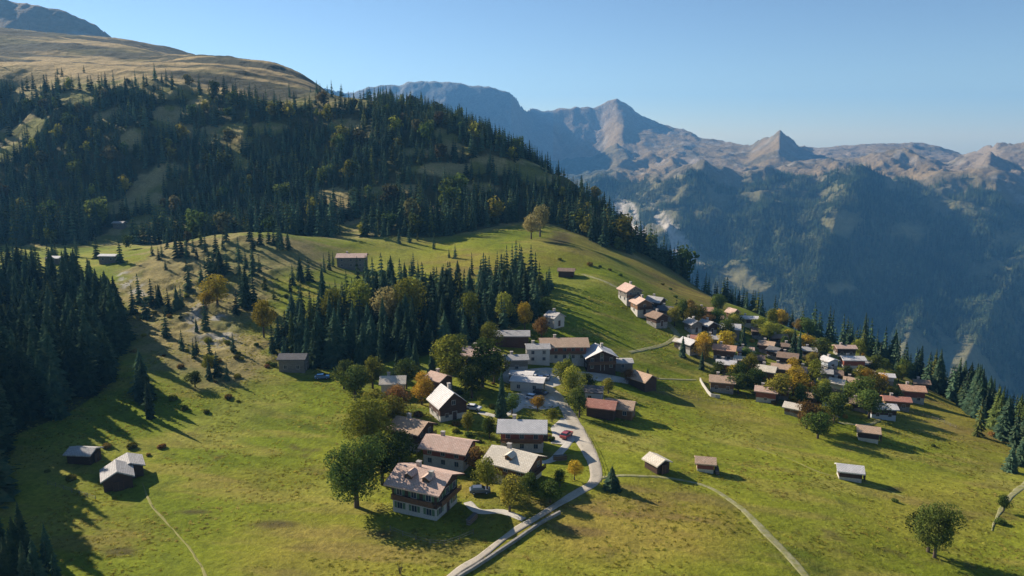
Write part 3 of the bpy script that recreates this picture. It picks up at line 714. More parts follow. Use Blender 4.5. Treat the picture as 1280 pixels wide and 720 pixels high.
house(672, 452, 3, 8.5, 7.0, 5.0, 'house with grey green roof and white arches left of the inn', name='house', cat='house', roof='roof_grey', up='plaster', low='plaster', pitch=16, over=0.5, chim=1, balcony=None, group=G2, short='arched white house')
house(660, 487, -12, 11.0, 6.0, 3.0, 'low building with pale lilac roof in the parking yard', name='service_building', cat='building', roof='roof_pale', up='plaster', split=0, pitch=10, over=0.5, chim=0, balcony=None, group=G2, short='low yard building')
house(652, 478, -10, 8.0, 4.5, 2.8, 'small flat building with whitish roof at the top of the yard', name='service_building', cat='building', roof='roof_pale', up='timber_grey', split=0, pitch=7, over=0.4, chim=0, balcony=None, group=G2, short='small flat yard building')
house(693, 407, -50, 6.0, 6.0, 3.6, 'small white gabled house among trees above the inn', name='house', cat='house', roof='roof_grey', up='plaster', low='plaster', pitch=30, over=0.6, balcony=None, group=G2, short='small white house')
house(640, 430, 0, 13.0, 7.0, 3.6, 'long shaded barn with grey roof below the dark wood', name='barn', cat='barn', roof='roof_grey', up='timber_dark', split=0, pitch=18, over=0.8, chim=0, balcony=None, windows=False, group=G2, short='long shaded barn')
house(645, 462, 5, 8, 6, 4.0, 'low house with pale grey roof at the left of the yard', name='house', cat='house', roof='roof_grey', up='timber_grey', low='plaster', pitch=18, over=0.6, balcony=None, group=G2, short='pale grey house')
house(738, 500, -12, 8.0, 6.5, 3.2, 'dark blue shed with pale sides right of the hedge trees', name='shed', cat='shed', roof='roof_dark', up='metal', split=0, pitch=20, over=0.5, chim=0, balcony=None, group=G2, short='dark blue shed')
house(752, 520, -18, 8.5, 6.0, 3.2, 'low brown barn with rusty roof beside the earth bank', name='barn', cat='barn', roof='roof_red', up='timber_dark', split=0, pitch=26, over=0.7, chim=0, balcony=None, windows=False, group=G2, short='rusty roofed barn')
house(775, 519, -20, 8.5, 6.5, 2.8, 'low hut with tan brown roof at the end of the row', name='hut', cat='hut', roof='roof_tan', up='timber', split=0, pitch=26, over=0.7, chim=0, balcony=None, group=G2, short='tan brown hut')
house(803, 484, -50, 7.5, 6.5, 3.0, 'dark barn with tan roof standing alone by the thin path', name='barn', cat='barn', roof='roof_tan', up='timber_dark', split=0, pitch=28, over=0.8, chim=0, balcony=None, windows=False, group=G2, short='dark gable barn')
G3 = 'chalets beside the upper track'
house(787, 378, -70, 9.5, 9.0, 5.6, 'grey pink chalet highest of the three beside the upper track', roof='roof_pink', up='timber_grey', low='plaster', pitch=30, over=0.9, group=G3, short='highest track chalet')
house(801, 393, -75, 8.5, 8.0, 5.2, 'chalet with pale pink roof in the middle of the track row', roof='roof_pink', up='timber', low='plaster', pitch=28, over=0.9, group=G3, short='middle track chalet')
house(821, 407, -60, 7.5, 7.5, 4.2, 'brown chalet lowest of the three at the bend of the track', roof='roof_brown', up='timber_dark', low='stone', pitch=26, over=0.9, group=G3, short='lowest track chalet')
house(819, 388, -40, 8.0, 7.5, 4.4, 'chalet with grey roof behind the row by the upper track', roof='roof_grey', up='timber_dark', low='plaster', pitch=26, over=0.8, group=G3, short='grey roofed track chalet')
house(832, 398, -30, 7.5, 7.0, 4.0, 'dark green grey cabin right of the track chalets', name='cabin', cat='cabin', roof='roof_dark', up='timber_grey', split=0.3, pitch=24, over=0.8, group=G3, short='dark track cabin')
GV = 'chalets of the hillside village'
V = [ # px, py, rot, L, W, H, roof, upper, lower, pitch, label, short
 (880, 396, -5, 9.0, 7.0, 3.6, 'roof_orange', 'timber', 'plaster', 22, 'long chalet with orange brown roof at the top of the village', 'orange brown top chalet'),
 (866, 414, -70, 7.5, 7.0, 4.4, 'roof_grey', 'timber_grey', 'plaster', 26, 'grey gabled chalet beside the dark village garden trees', 'grey gabled chalet'),
 (884, 416, -60, 7.5, 7.5, 4.6, 'roof_grey', 'timber_dark', 'stone', 26, 'dark chalet with grey roof next to the hipped pale house', 'dark grey chalet'),
 (912, 420, -15, 10.5, 8.5, 4.4, 'roof_pale', 'timber_grey', 'plaster', 24, 'broad house with pale grey roof above a strip of grass', 'broad pale house'),
 (935, 407, -10, 10.5, 7.0, 4.2, 'roof_pale', 'timber_dark', 'plaster', 14, 'long chalet with flat whitish roof beneath the edge trees', 'flat whitish chalet'),
 (915, 401, -60, 5.5, 5.5, 5.2, 'roof_pink', 'timber', 'plaster', 34, 'narrow tall chalet with pinkish gable behind the pale houses', 'narrow pinkish chalet'),
 (896, 406, -20, 6.5, 5.5, 3.8, 'roof_tan', 'timber', 'plaster', 24, 'small tan roofed chalet left of the narrow tall one', 'small tan chalet'),
 (861, 439, -55, 8.0, 7.5, 4.2, 'roof_pale', 'timber_grey', 'plaster', 24, 'pale grey chalet by the bend of the village lane', 'pale lane chalet'),
 (871, 429, -20, 5.5, 5.0, 2.8, 'roof_red', 'timber', 'plaster', 24, 'little hut with red brown roof above the lane chalet', 'little red brown hut'),
 (850, 434, -40, 4.8, 4.4, 3.0, 'roof_cream', 'timber', 'plaster', 24, 'tiny cream roofed hut at the start of the lane', 'tiny cream hut'),
 (905, 449, -22, 10.5, 8.0, 5.0, 'roof_orange', 'timber', 'plaster', 22, 'chalet with the brightest orange roof, in the middle of the village', 'bright orange chalet'),
 (931, 448, -15, 7.5, 6.5, 4.2, 'roof_pink', 'timber_red', 'plaster', 20, 'pinkish roofed chalet right of the bright orange one', 'pinkish chalet by orange roof'),
 (907, 465, -15, 8.5, 6.5, 4.2, 'roof_pale', 'timber_red', 'plaster', 20, 'chalet with whitish roof and red walls below the orange roof', 'whitish red walled chalet'),
 (927, 458, -25, 6.5, 5.5, 3.6, 'roof_cream', 'timber', 'plaster', 22, 'small chalet with cream roof between orange roof and garden trees', 'small cream chalet'),
 (902, 487, -15, 10.5, 8.0, 4.2, 'roof_tan', 'timber', 'plaster', 24, 'brown chalet with bright white fence on the meadow side', 'white fenced chalet'),
 (957, 478, -30, 8.0, 7.5, 6.0, 'roof_cream', 'timber', 'plaster', 24, 'tall chalet with cream roof and brown front above the red one', 'tall cream chalet'),
 (957, 500, -22, 8.5, 6.5, 4.4, 'roof_pink', 'timber_red', 'plaster', 20, 'dark red chalet with pink lower roof at the meadow edge', 'dark red edge chalet'),
 (972, 430, -5, 9.0, 6.5, 3.8, 'roof_grey', 'timber_dark', 'plaster', 20, 'grey roofed chalet among the edge trees at the village top', 'grey edge chalet'),
 (1003, 433, -10, 7.5, 5.5, 4.2, 'roof_pale', 'timber_dark', 'plaster', 18, 'small chalet with whitish roof right of two dark conifers', 'whitish conifer chalet'),
 (1011, 446, -20, 6.8, 5.5, 3.8, 'roof_grey', 'timber_dark', 'plaster', 22, 'small grey roofed chalet under the whitish conifer chalet', 'small grey conifer chalet'),
 (984, 456, -25, 9.5, 8.0, 4.2, 'roof_grey', 'timber_dark', 'plaster', 22, 'wide chalet with grey white roof in the village centre', 'wide grey white chalet'),
 (968, 447, -55, 6.0, 6.0, 3.8, 'roof_dark', 'timber_dark', 'stone', 28, 'dark roofed chalet beside the village centre conifer', 'dark roofed chalet'),
 (1007, 474, -18, 9.5, 7.5, 4.0, 'roof_pink', 'timber', 'plaster', 22, 'chalet with broad pink roof right of the village centre', 'broad pink chalet'),
 (1001, 488, -28, 9.5, 5.0, 3.0, 'roof_red', 'timber_dark', 'plaster', 20, 'long low building with red pink roof beneath the broad pink roof', 'long red pink building'),
 (1055, 444, -3, 11.0, 6.5, 4.4, 'roof_pink', 'timber_dark', 'plaster', 18, 'long chalet with dusky pink roof below the edge conifers', 'dusky pink long chalet'),
 (1064, 460, -3, 11.5, 7.0, 4.8, 'roof_pale', 'timber_red', 'plaster', 18, 'long chalet with pale roof just below the dusky pink one', 'pale long chalet'),
 (1035, 460, -70, 6.5, 7.0, 4.2, 'roof_pale', 'metal', 'plaster', 18, 'blue white chalet left of the long pale chalet', 'blue white chalet'),
 (1046, 489, -40, 6.5, 6.0, 4.2, 'roof_cream', 'plaster_cream', 'plaster', 24, 'cream chalet turned downhill between hillside garden trees', 'cream hillside chalet'),
 (1030, 474, -20, 6.5, 5.5, 3.6, 'roof_grey', 'timber_grey', 'plaster', 22, 'small grey chalet in the gap above the cream one', 'small gap chalet'),
 (1082, 476, -20, 6.8, 6.0, 3.8, 'roof_cream', 'timber', 'plaster', 24, 'chalet with cream roof under the olive edge trees', 'cream edge chalet'),
 (1108, 478, -15, 5.8, 5.2, 3.4, 'roof_pale', 'metal', 'plaster', 20, 'small pale green roofed hut beside the dark edge wood', 'pale green hut'),
 (1138, 500, -14, 10.5, 8.0, 5.2, 'roof_orange', 'timber_red', 'plaster', 22, 'large orange pink roofed chalet nearest the right edge wood', 'large orange pink chalet'),
 (1119, 510, -14, 11.0, 6.0, 3.8, 'roof_red', 'timber', 'plaster', 20, 'chalet with salmon red roof between the pale and orange roofs', 'salmon red chalet'),
 (1101, 521, -8, 10.5, 6.5, 4.2, 'roof_pale', 'timber_dark', 'metal', 18, 'chalet with long whitish roof above a bluish wall', 'long whitish chalet'),
 (991, 517, -35, 6.0, 5.2, 3.0, 'roof_cream', 'timber', 'stone', 26, 'small hut with cream tan roof among the lower garden trees', 'small lower hut'),
 (1040, 517, -25, 6.5, 5.0, 3.0, 'roof_grey', 'timber_dark', 'stone', 22, 'grey roofed hut half hidden behind the round lower trees', 'half hidden grey hut'),
]
V += [
 (948, 422, -10, 8, 6.5, 4.0, 'roof_brown', 'timber_dark', 'stone', 24, 'brown roofed chalet right of the slim village conifer', 'brown chalet by slim conifer'),
 (958, 440, -30, 7.5, 6.5, 4.0, 'roof_tan', 'timber', 'stone', 24, 'tan roofed chalet between the pinkish and the dark roofs', 'tan chalet by dark roof'),
 (945, 457, -20, 7, 6, 3.8, 'roof_brown', 'timber_dark', 'stone', 24, 'low brown chalet above the tall cream one', 'low brown chalet'),
 (975, 470, -20, 8, 6.5, 4.2, 'roof_tan', 'timber', 'plaster', 24, 'tan chalet between the tall cream and broad pink roofs', 'tan middle chalet'),
 (985, 441, -15, 7, 5.5, 3.8, 'roof_brown', 'timber_dark', 'stone', 22, 'dark brown chalet left of the two tall village conifers', 'dark brown conifer chalet'),
 (1022, 440, -10, 7, 5.5, 3.8, 'roof_tan', 'timber', 'stone', 22, 'tan chalet left of the dusky pink long roof', 'tan chalet by dusky roof'),
 (1042, 476, -20, 7, 6, 3.8, 'roof_brown', 'timber_dark', 'stone', 24, 'brown chalet just above the cream hillside one', 'brown chalet above cream one'),
 (1064, 486, -25, 7, 6, 3.8, 'roof_tan', 'timber', 'plaster', 24, 'tan chalet right of the cream hillside one', 'tan chalet by cream one'),
 (1096, 490, -15, 7, 5.5, 3.8, 'roof_brown', 'timber_dark', 'stone', 22, 'brown chalet uphill from the long whitish roof', 'brown uphill chalet'),
 (975, 496, -30, 7, 6, 3.8, 'roof_brown', 'timber', 'stone', 24, 'brown chalet right of the dark red meadow edge one', 'brown chalet by dark red one'),
 (890, 431, -20, 6.5, 5.5, 3.6, 'roof_grey', 'timber_grey', 'stone', 24, 'grey hut between lane chalet and bright orange roof', 'grey lane hut'),
 (938, 467, -40, 6, 5, 3.4, 'roof_orange', 'timber', 'stone', 24, 'small orange roofed hut beside the yellow olive tree', 'small orange hut'),
 (1083, 462, -10, 7, 5.5, 3.6, 'roof_grey', 'timber_dark', 'stone', 20, 'grey roofed chalet right of the pale long one', 'grey chalet by pale long one'),
 (1018, 505, -25, 6.5, 5, 3.2, 'roof_tan', 'timber', 'stone', 24, 'small tan hut below the long red pink building', 'small tan hut'),
 (1072, 512, -20, 6.5, 5, 3.2, 'roof_brown', 'timber_dark', 'stone', 24, 'brown hut left of the long whitish chalet', 'brown hut by whitish chalet'),
 (1150, 487, -15, 7, 5.5, 3.6, 'roof_brown', 'timber_dark', 'stone', 22, 'brown hut behind the large orange pink chalet', 'brown hut by the edge wood'),
]
for i, (px, py, rot, L, W, H, rf, up, lw, pt_, lab, sh) in enumerate(V):
    L, W = L * 0.93, W * 0.93
    if i % 3 == 2 and lw == 'plaster' and rf in ('roof_grey',): rf = 'roof_brown'
    if i % 3 != 1 and lw == 'plaster': lw = ('stone', 'timber_grey')[i % 2]
    nm = 'hut' if ' hut ' in lab or lab.startswith('hut') else ('house' if ' house ' in lab else ('building' if ' building ' in lab else 'chalet'))
    house(px, py + 1, rot, L, W, H, lab, name=nm, cat=nm, roof=rf, up=up, low=lw, pitch=pt_, over=0.8, group=GV, short=sh, chim=1 if L > 6 else 0, balcony='gable' if H > 4.2 else None)
GB = 'lone field barns on the meadow'
def barn(px, py, rot, L, W, H, label, roof, short, **k):
    kw = dict(name='barn', cat='barn', roof=roof, up='timber', low='plaster', split=0.4, pitch=25, over=0.7, chim=0, balcony=None, windows=False, group=GB, short=short); kw.update(k)
    o = house(px, py, rot, L, W, H, label, **kw)
    b_ = MB(); b_.box(-0.9, 0.9, -0.12, 0, 0, 2.1); b_.box(-0.95, -0.9, -0.16, 0, 0, 2.15, 1); b_.box(0.9, 0.95, -0.16, 0, 0, 2.15, 1); b_.box(-0.03, 0.03, -0.16, 0, 0, 2.1, 1)
    link('barn_door', b_.mesh('barn_door', [M['timber_dark'], M['timber']]), o, (L/2 + 0.07, 0, 0.0), R(90))
    return o
barn(821, 587, -58, 5.0, 4.6, 2.4, 'small barn with cream roof and dark gable beside the white path', 'roof_cream', 'cream path barn', split=0, up='timber_dark')
barn(881, 588, -12, 4.6, 4.0, 2.5, 'small barn with tan orange roof and reddish front on the open meadow', 'roof_tan', 'tan field barn', up='timber_red', low='plaster_cream')
barn(1061, 598, -16, 6.2, 4.6, 2.6, 'barn with pale grey roof and whitish base on the lower meadow', 'roof_pale', 'pale field barn', up='timber_dark')
barn(1084, 550, -20, 6.4, 5.2, 3.2, 'barn with tan roof and open dark side below the village', 'roof_tan', 'tan village barn', up='timber_dark', low='plaster_cream')
GL = 'scattered huts of the left slope'
barn(148, 606, -60, 6.6, 6.2, 2.8, 'dark hut with pale roof edges standing foremost on the left meadow', 'roof_grey', 'dark meadow hut', up='timber_dark', split=0, group=GL, name='hut', cat='hut', pitch=28)
barn(163, 592, -58, 6.0, 5.6, 2.6, 'second dark hut with pale roof standing just behind the first', 'roof_grey', 'second meadow hut', up='timber_dark', split=0, group=GL, name='hut', cat='hut', pitch=22)
barn(106, 576, -5, 6.2, 4.6, 2.4, 'grey roofed hut in the deep shade left of the two dark huts', 'roof_grey', 'shaded hut', up='timber_dark', split=0, group=GL, name='hut', cat='hut', pitch=20)
house(441, 336, 1, 15.5, 9.0, 5.6, 'grey farmhouse with pink roof above the dark wood', name='farmhouse', cat='farmhouse', roof='roof_pink', up='timber_grey', low='timber_grey', pitch=18, over=0.9, balcony=None, group=GL, short='grey farmhouse')
house(70, 330, -5, 7.0, 5.0, 3.0, 'small white roofed cabin at the left foot of the hill', name='cabin', cat='cabin', roof='roof_pale', up='timber_grey', split=0, pitch=16, over=0.7, chim=0, balcony=None, group=GL, short='left white roofed cabin')
house(138, 328, -3, 9.0, 5.5, 3.0, 'long white roofed cabin at the foot of the shaded hill', name='cabin', cat='cabin', roof='roof_pale', up='timber_grey', split=0, pitch=12, over=0.7, chim=0, balcony=None, group=GL, short='long white roofed cabin')
house(708, 345, -10, 8.0, 5.0, 2.6, 'dark low hut alone on the upper meadow', name='hut', cat='hut', roof='roof_brown', up='timber_dark', split=0, pitch=22, over=0.8, chim=0, balcony=None, windows=False, group=GL, short='dark upper hut')
house(368, 462, 0, 9.0, 6.0, 4.2, 'dim grey cabin under the conifers at the wood edge', name='cabin', cat='cabin', roof='roof_dark', up='timber_grey', split=0, pitch=20, over=0.7, chim=0, balcony=None, group=GL, short='dim wood edge cabin')
house(150, 285, 0, 7.0, 5.0, 3.0, 'small dark cabin in the shaded forest on the slope', name='cabin', cat='cabin', roof='roof_grey', up='timber_grey', split=0, pitch=16, over=0.7, chim=0, balcony=None, group=GL, short='slope cabin')

# ------------------------------------------------------------------ walls and fences
def low_wall(name, pixels, thick, high, mat, label, cat, lift=0.0, step=1.0):
    L = smooth_line([at(*p) for p in pixels], step); n = len(L)
    t = np.gradient(L, axis=0); t /= np.linalg.norm(t, axis=1)[:, None]; nr = np.stack([-t[:, 1], t[:, 0]], 1)
    b_ = MB(); rg = random.Random(3); vs = []
    for i in range(n):
        g = float(hgt(L[i, 0], L[i, 1])); hh = high * (1 + rg.uniform(-.06, .06)); k = thick * (1 + rg.uniform(-.08, .08)) / 2
        a = L[i] + nr[i] * k; c = L[i] - nr[i] * k
        vs += [(a[0], a[1], g - 1.2), (a[0], a[1], g + hh), (c[0], c[1], g + hh), (c[0], c[1], g - 1.2)]
    fs = []
    for i in range(n - 1):
        o = 4 * i; fs += [(o, o + 1, o + 5, o + 4), (o + 1, o + 2, o + 6, o + 5), (o + 2, o + 3, o + 7, o + 6)]
    fs += [(3, 2, 1, 0), (4 * n - 4, 4 * n - 3, 4 * n - 2, 4 * n - 1)]
    b_.add(vs, fs); return tag(link(name, b_.mesh(name, mat)), label, cat)
low_wall('stone_wall', [(572, 724), (604, 704), (640, 680), (672, 658), (700, 642)], 0.4, 0.6, M['stone'], 'low stone retaining wall along the lower side of the road', 'wall')
low_wall('garden_wall', [(875, 476), (880, 485), (889, 496), (900, 498)], 0.25, 1.1, M['plaster'], 'bright white garden wall in front of the brown village chalet', 'wall')

# ------------------------------------------------------------------ cars
def car_meshes(paint):
    b_ = MB()
    b_.prism([(-2.1, 0.35), (2.1, 0.35), (2.15, 0.75), (1.9, 0.92), (1.1, 1.0), (-1.9, 1.02), (-2.15, 0.85)], -0.86, 0.86, 0, 'y')
    b_.add([(1.0, -0.8, 1.0), (1.0, 0.8, 1.0), (-1.85, 0.8, 1.0), (-1.85, -0.8, 1.0), (0.35, -0.66, 1.46), (0.35, 0.66, 1.46), (-1.45, 0.66, 1.46), (-1.45, -0.66, 1.46)],
           [(4, 5, 6, 7)], 0)
    body = b_.mesh('body', paint)
    g = MB()
    g.add([(1.05, -0.8, 0.99), (1.05, 0.8, 0.99), (-1.87, 0.8, 0.99), (-1.87, -0.8, 0.99), (0.38, -0.67, 1.45), (0.38, 0.67, 1.45), (-1.47, 0.67, 1.45), (-1.47, -0.67, 1.45)],
          [(0, 1, 5, 4), (1, 2, 6, 5), (2, 3, 7, 6), (3, 0, 4, 7)], 0)
    glass = g.mesh('windows', M['glass'])
    return body, glass
tyre = mat_plain('tyre', (0.03, 0.03, 0.03), 0.1, 3)
w_ = MB(); w_.cyl((0, -0.1, 0), (0, 0.1, 0), 0.32, 0.32, 14, 0); w_.cyl((0, -0.115, 0), (0, 0.115, 0), 0.17, 0.17, 10, 1)
WHEEL = w_.mesh('wheel', [tyre, M['metal']])
def paint(name, c):
    m, nt, b = new_mat(name); b.inputs["Base Color"].default_value = (*c, 1); b.inputs["Roughness"].default_value = 0.3; b.inputs["Specular IOR Level"].default_value = 0.5; b.inputs["Coat Weight"].default_value = 0.4
    return m
CARS = [(668, 474, 80, (0.7, 0.7, 0.7), 'white car parked at the top of the village yard'), (676, 476, 82, (0.05, 0.09, 0.2), 'dark blue car parked beside the white one in the yard'),
        (684, 474, 78, (0.5, 0.5, 0.52), 'silver car parked in the yard below the inn'), (666, 500, -30, (0.72, 0.72, 0.74), 'white car parked by the low yard building'),
        (676, 494, -35, (0.04, 0.04, 0.05), 'black car parked near the bend of the village road'), (403, 474, 10, (0.05, 0.16, 0.38), 'blue car parked under the conifers at the wood edge'),
        (592, 513, -20, (0.75, 0.76, 0.78), 'white car on the lawn beside the whitish roofed chalet'), (708, 547, 60, (0.35, 0.05, 0.04), 'dark red car parked on the gravel beside the road'),
        (764, 459, 10, (0.7, 0.72, 0.75), 'white car in front of the dark fronted chalet'), (756, 463, 15, (0.45, 0.6, 0.72), 'light blue car in front of the dark fronted chalet'),
        (600, 617, 5, (0.1, 0.12, 0.16), 'grey blue car in the shade beside the largest chalet')]
for px, py, rz, c, lab in CARS:
    p = at(px, py); o = link('parked_car', None, loc=(p.x, p.y, p.z + 0.18), rot=R(rz)); tag(o, lab, 'car', 'cars parked in the village')
    nm = 'car_paint'; bd, gl = car_meshes(paint(nm, c)); link('body', bd, o); link('windows', gl, o)
    for sx in (-1.3, 1.3):
        for sy in (-0.8, 0.8): link('wheel', WHEEL, o, (sx, sy, 0.33))

# ------------------------------------------------------------------ trees
def conifer_crown(seed, levels, per, detail, wide=0.20, mat=0, base=0.08, start=None):
    """unit height conifer: whorls of drooping, ragged boughs"""
    rg = random.Random(seed); b_ = MB(); H = 1.0
    lean = (rg.uniform(-.01, .01), rg.uniform(-.01, .01))
    for l in range(levels):
        t = l / (levels - 1); z = base + (0.985 - base) * t ** 0.92
        r = wide * (1 - t) ** 0.82 * (1 + rg.uniform(-.16, .16)) + 0.008
        n = max(4, int(per * (0.55 + 0.45 * (1 - t)))); a0 = rg.uniform(0, 6.28)
        for k in range(n):
            a = a0 + 6.283 * k / n + rg.uniform(-.25, .25); rr = r * rg.uniform(0.62, 1.18); dz = -rr * rg.uniform(0.25, 0.62)
            ca, sa = math.cos(a), math.sin(a); w = rr * rg.uniform(0.26, 0.42) + 0.006
            cx, cy = lean[0] * z, lean[1] * z
            P_ = lambda u, v, h: (cx + ca * u - sa * v, cy + sa * u + ca * v, z + h)
            th = 0.02 * (1 - t) + 0.008
            tip = P_(rr, rg.uniform(-.2, .2) * w, dz); m1 = P_(rr * 0.55, w, dz * 0.62 - 0.012); m2 = P_(rr * 0.55, -w, dz * 0.62 - 0.012)
            root = P_(0, 0, 0.6 * th + 0.02); mid = P_(rr * 0.55, 0, dz * 0.32 + th)
            b_.add([root, m1, tip, m2, mid], [(0, 1, 4), (1, 2, 4), (2, 3, 4), (3, 0, 4)])
            if detail:
                for q in range(detail):
                    u = rr * rg.uniform(0.35, 1.0); v = rg.uniform(-1, 1) * w * 1.1; h = dz * u / rr + rg.uniform(-.02, .01)
                    s_ = rg.uniform(0.012, 0.024) * (1.3 - t); d = rg.uniform(0.6, 1.6)
                    b_.add([P_(u - s_, v - s_, h + s_ * 0.5), P_(u + s_, v - s_ * 0.6, h), P_(u + s_ * 1.4, v + s_, h - s_ * d), P_(u - s_ * 0.6, v + s_, h - s_ * 0.6 * d)], [(0, 1, 2), (0, 2, 3)])
    b_.add([(lean[0] - .01, lean[1] - .008, 0.93), (lean[0] + .01, lean[1] - .008, 0.93), (lean[0], lean[1] + .012, 0.93), (lean[0], lean[1], 1.03)], [(0, 1, 3), (1, 2, 3), (2, 0, 3)])
    return b_
def trunk_mb(h, r0, n=7):
    b_ = MB(); b_.cyl((0, 0, -0.06), (0, 0, h), r0, r0 * 0.25, n); return b_
CON_HI = [conifer_crown(s, 22, 12, 3, w).mesh('crown', M['needles'], False) for s, w in ((1, .15), (2, .19), (3, .13), (4, .21), (5, .17), (6, .11))]
CON_LIGHT = [conifer_crown(s, 20, 11, 3, w).mesh('crown', M['needles_light'], False) for s, w in ((11, .17), (12, .14))]
CTRUNK = trunk_mb(0.85, 0.017).mesh('trunk', M['bark'])

def leafy_crown(seed, nl, lsize, lobes, mat, tall=1.0, squash=0.9):
    """leaf clumps on several uneven lobes; unit height tree, crown from 0.18 up"""
    rg = np.random.RandomState(seed); V_ = []; F_ = []
    L = []
    for k in range(lobes):
        a = rg.uniform(0, 6.28); rad = rg.uniform(0.02, 0.22) * (1 if k else 0); zc = 0.36 + 0.44 * (k / max(1, lobes - 1)) + rg.uniform(-.05, .05)
        rad *= 1.15 - abs(zc - 0.5) * 1.2
        L.append((rad * math.cos(a), rad * math.sin(a), zc, rg.uniform(0.13, 0.21) * (1.15 - 0.35 * (zc - 0.3))))
    tot = sum(l[3] ** 2 for l in L)
    for (x, y, z, r) in L:
        n = int(nl * r * r / tot); d = rg.normal(size=(n, 3)); d /= np.linalg.norm(d, axis=1)[:, None]
        rad = r * (0.55 + 0.5 * rg.rand(n) ** 0.5)
        bumpy = 1 + 0.32 * (vnoise(d[:, 0] * 2.6 + seed, d[:, 1] * 2.6 + d[:, 2] * 2.1 + 9 * x, seed) - 0.5) * 2
        p = np.array([x, y, z]) + d * (rad * bumpy)[:, None] * np.array([1, 1, squash])
        keep = p[:, 2] > 0.14; p = p[keep]; d = d[keep]
        for i in range(len(p)):
            nrm = d[i] + rg.normal(size=3) * 0.55; nrm /= np.linalg.norm(nrm)
            u = np.cross(nrm, rg.normal(size=3)); u /= np.linalg.norm(u); v = np.cross(nrm, u)
            s = lsize * rg.uniform(0.6, 1.4); o = len(V_)
            V_ += [tuple(p[i] + u * s), tuple(p[i] + v * s * 0.7), tuple(p[i] - u * s), tuple(p[i] - v * s * 0.7)]
            F_.append((o, o + 1, o + 2, o + 3))
    b_ = MB(); b_.v = V_; b_.f = F_; b_.m = [0] * len(F_)
    return b_.mesh('crown', mat), L
def limbs(L, seed):
    b_ = MB(); b_.cyl((0, 0, -0.05), (0, 0, 0.32), 0.03, 0.021, 8); b_.cyl((0, 0, 0.32), (0.01, 0, 0.66), 0.021, 0.008, 7)
    for x, y, z, r in L[1:]:
        b_.cyl((0, 0, max(0.2, z - 0.22)), (x, y, z), 0.012, 0.004, 5)
    return b_.mesh('trunk', M['bark'])
LEAFY = {}
for kind, mat in (('green', 'leaf_green'), ('olive', 'leaf_olive'), ('gold', 'leaf_gold'), ('russet', 'leaf_russet'), ('pale', 'leaf_pale')):
    LEAFY[kind] = []
    for v in range(3 if kind in ('green', 'olive') else 2):
        cm, L = leafy_crown(200 + v * 7 + hash(len(kind)) % 5, 3000, 0.020, 9 + v * 2, M[mat]); LEAFY[kind].append((cm, limbs(L, v)))
BIG = {}
for kind, mat in (('green', 'leaf_green'), ('olive', 'leaf_olive')):
    cm, L = leafy_crown(77, 9000, 0.0125, 15, M[mat]); BIG[kind] = (cm, limbs(L, 77))
def bush_mesh(seed, mat):
    rg = np.random.RandomState(seed); V_ = []; F_ = []
    cs = [(rg.uniform(-.35, .35), rg.uniform(-.35, .35), rg.uniform(.25, .5), rg.uniform(.3, .5)) for _ in range(5)]
    for x, y, z, r in cs:
        d = rg.normal(size=(170, 3)); d /= np.linalg.norm(d, axis=1)[:, None]; p = np.array([x, y, z]) + d * r * rg.uniform(.75, 1.1, (170, 1))
        for i in range(170):
            if p[i, 2] < 0: continue
            nrm = d[i] + rg.normal(size=3) * .5; nrm /= np.linalg.norm(nrm); u = np.cross(nrm, rg.normal(size=3)); u /= np.linalg.norm(u); v = np.cross(nrm, u); s = 0.085 * rg.uniform(.6, 1.4); o = len(V_)
            V_ += [tuple(p[i] + u * s), tuple(p[i] + v * s), tuple(p[i] - u * s), tuple(p[i] - v * s)]; F_.append((o, o + 1, o + 2, o + 3))
    b_ = MB(); b_.v = V_; b_.f = F_; b_.m = [0] * len(F_); return b_.mesh('shrub', mat)
BUSH = {k: [bush_mesh(300 + i, M[m]) for i in range(2)] for k, m in (('green', 'leaf_green'), ('olive', 'leaf_olive'), ('gold', 'leaf_gold'), ('russet', 'leaf_russet'))}

rt = random.Random(42)
def conifer(p, h, label, group=None, light=False, wide=1.0):
    o = link('conifer_tree', None, loc=(p[0], p[1], p[2] - 0.2), rot=rt.uniform(0, 6.28), scale=(h * wide, h * wide, h))
    tag(o, label, 'conifer', group)
    link('trunk', CTRUNK, o); link('crown', rt.choice(CON_LIGHT if light else CON_HI), o); return o
def leafy(px, py, h, kind, label, wide=1.0, group=None, p=None, big=False, var=None):
    h = h * 1.18
    p = at(px, py) if p is None else p
    cm, tm = BIG[kind] if big else (LEAFY[kind][var] if var is not None else rt.choice(LEAFY[kind]))
    o = link('broadleaf_tree', None, loc=(p[0], p[1], p[2] - 0.1), rot=rt.uniform(0, 6.28), scale=(h * wide, h * wide, h))
    tag(o, label, 'tree', group); link('trunk', tm, o); link('crown', cm, o); return o
def shrub(px, py, s, kind, label, group=None, p=None):
    p = at(px, py) if p is None else p
    o = link('shrub', rt.choice(BUSH[kind]), loc=(p[0], p[1], p[2] - 0.08), rot=rt.uniform(0, 6.28), scale=(s, s, s * rt.uniform(.7, 1.0)))
    return tag(o, label, 'shrub', group)

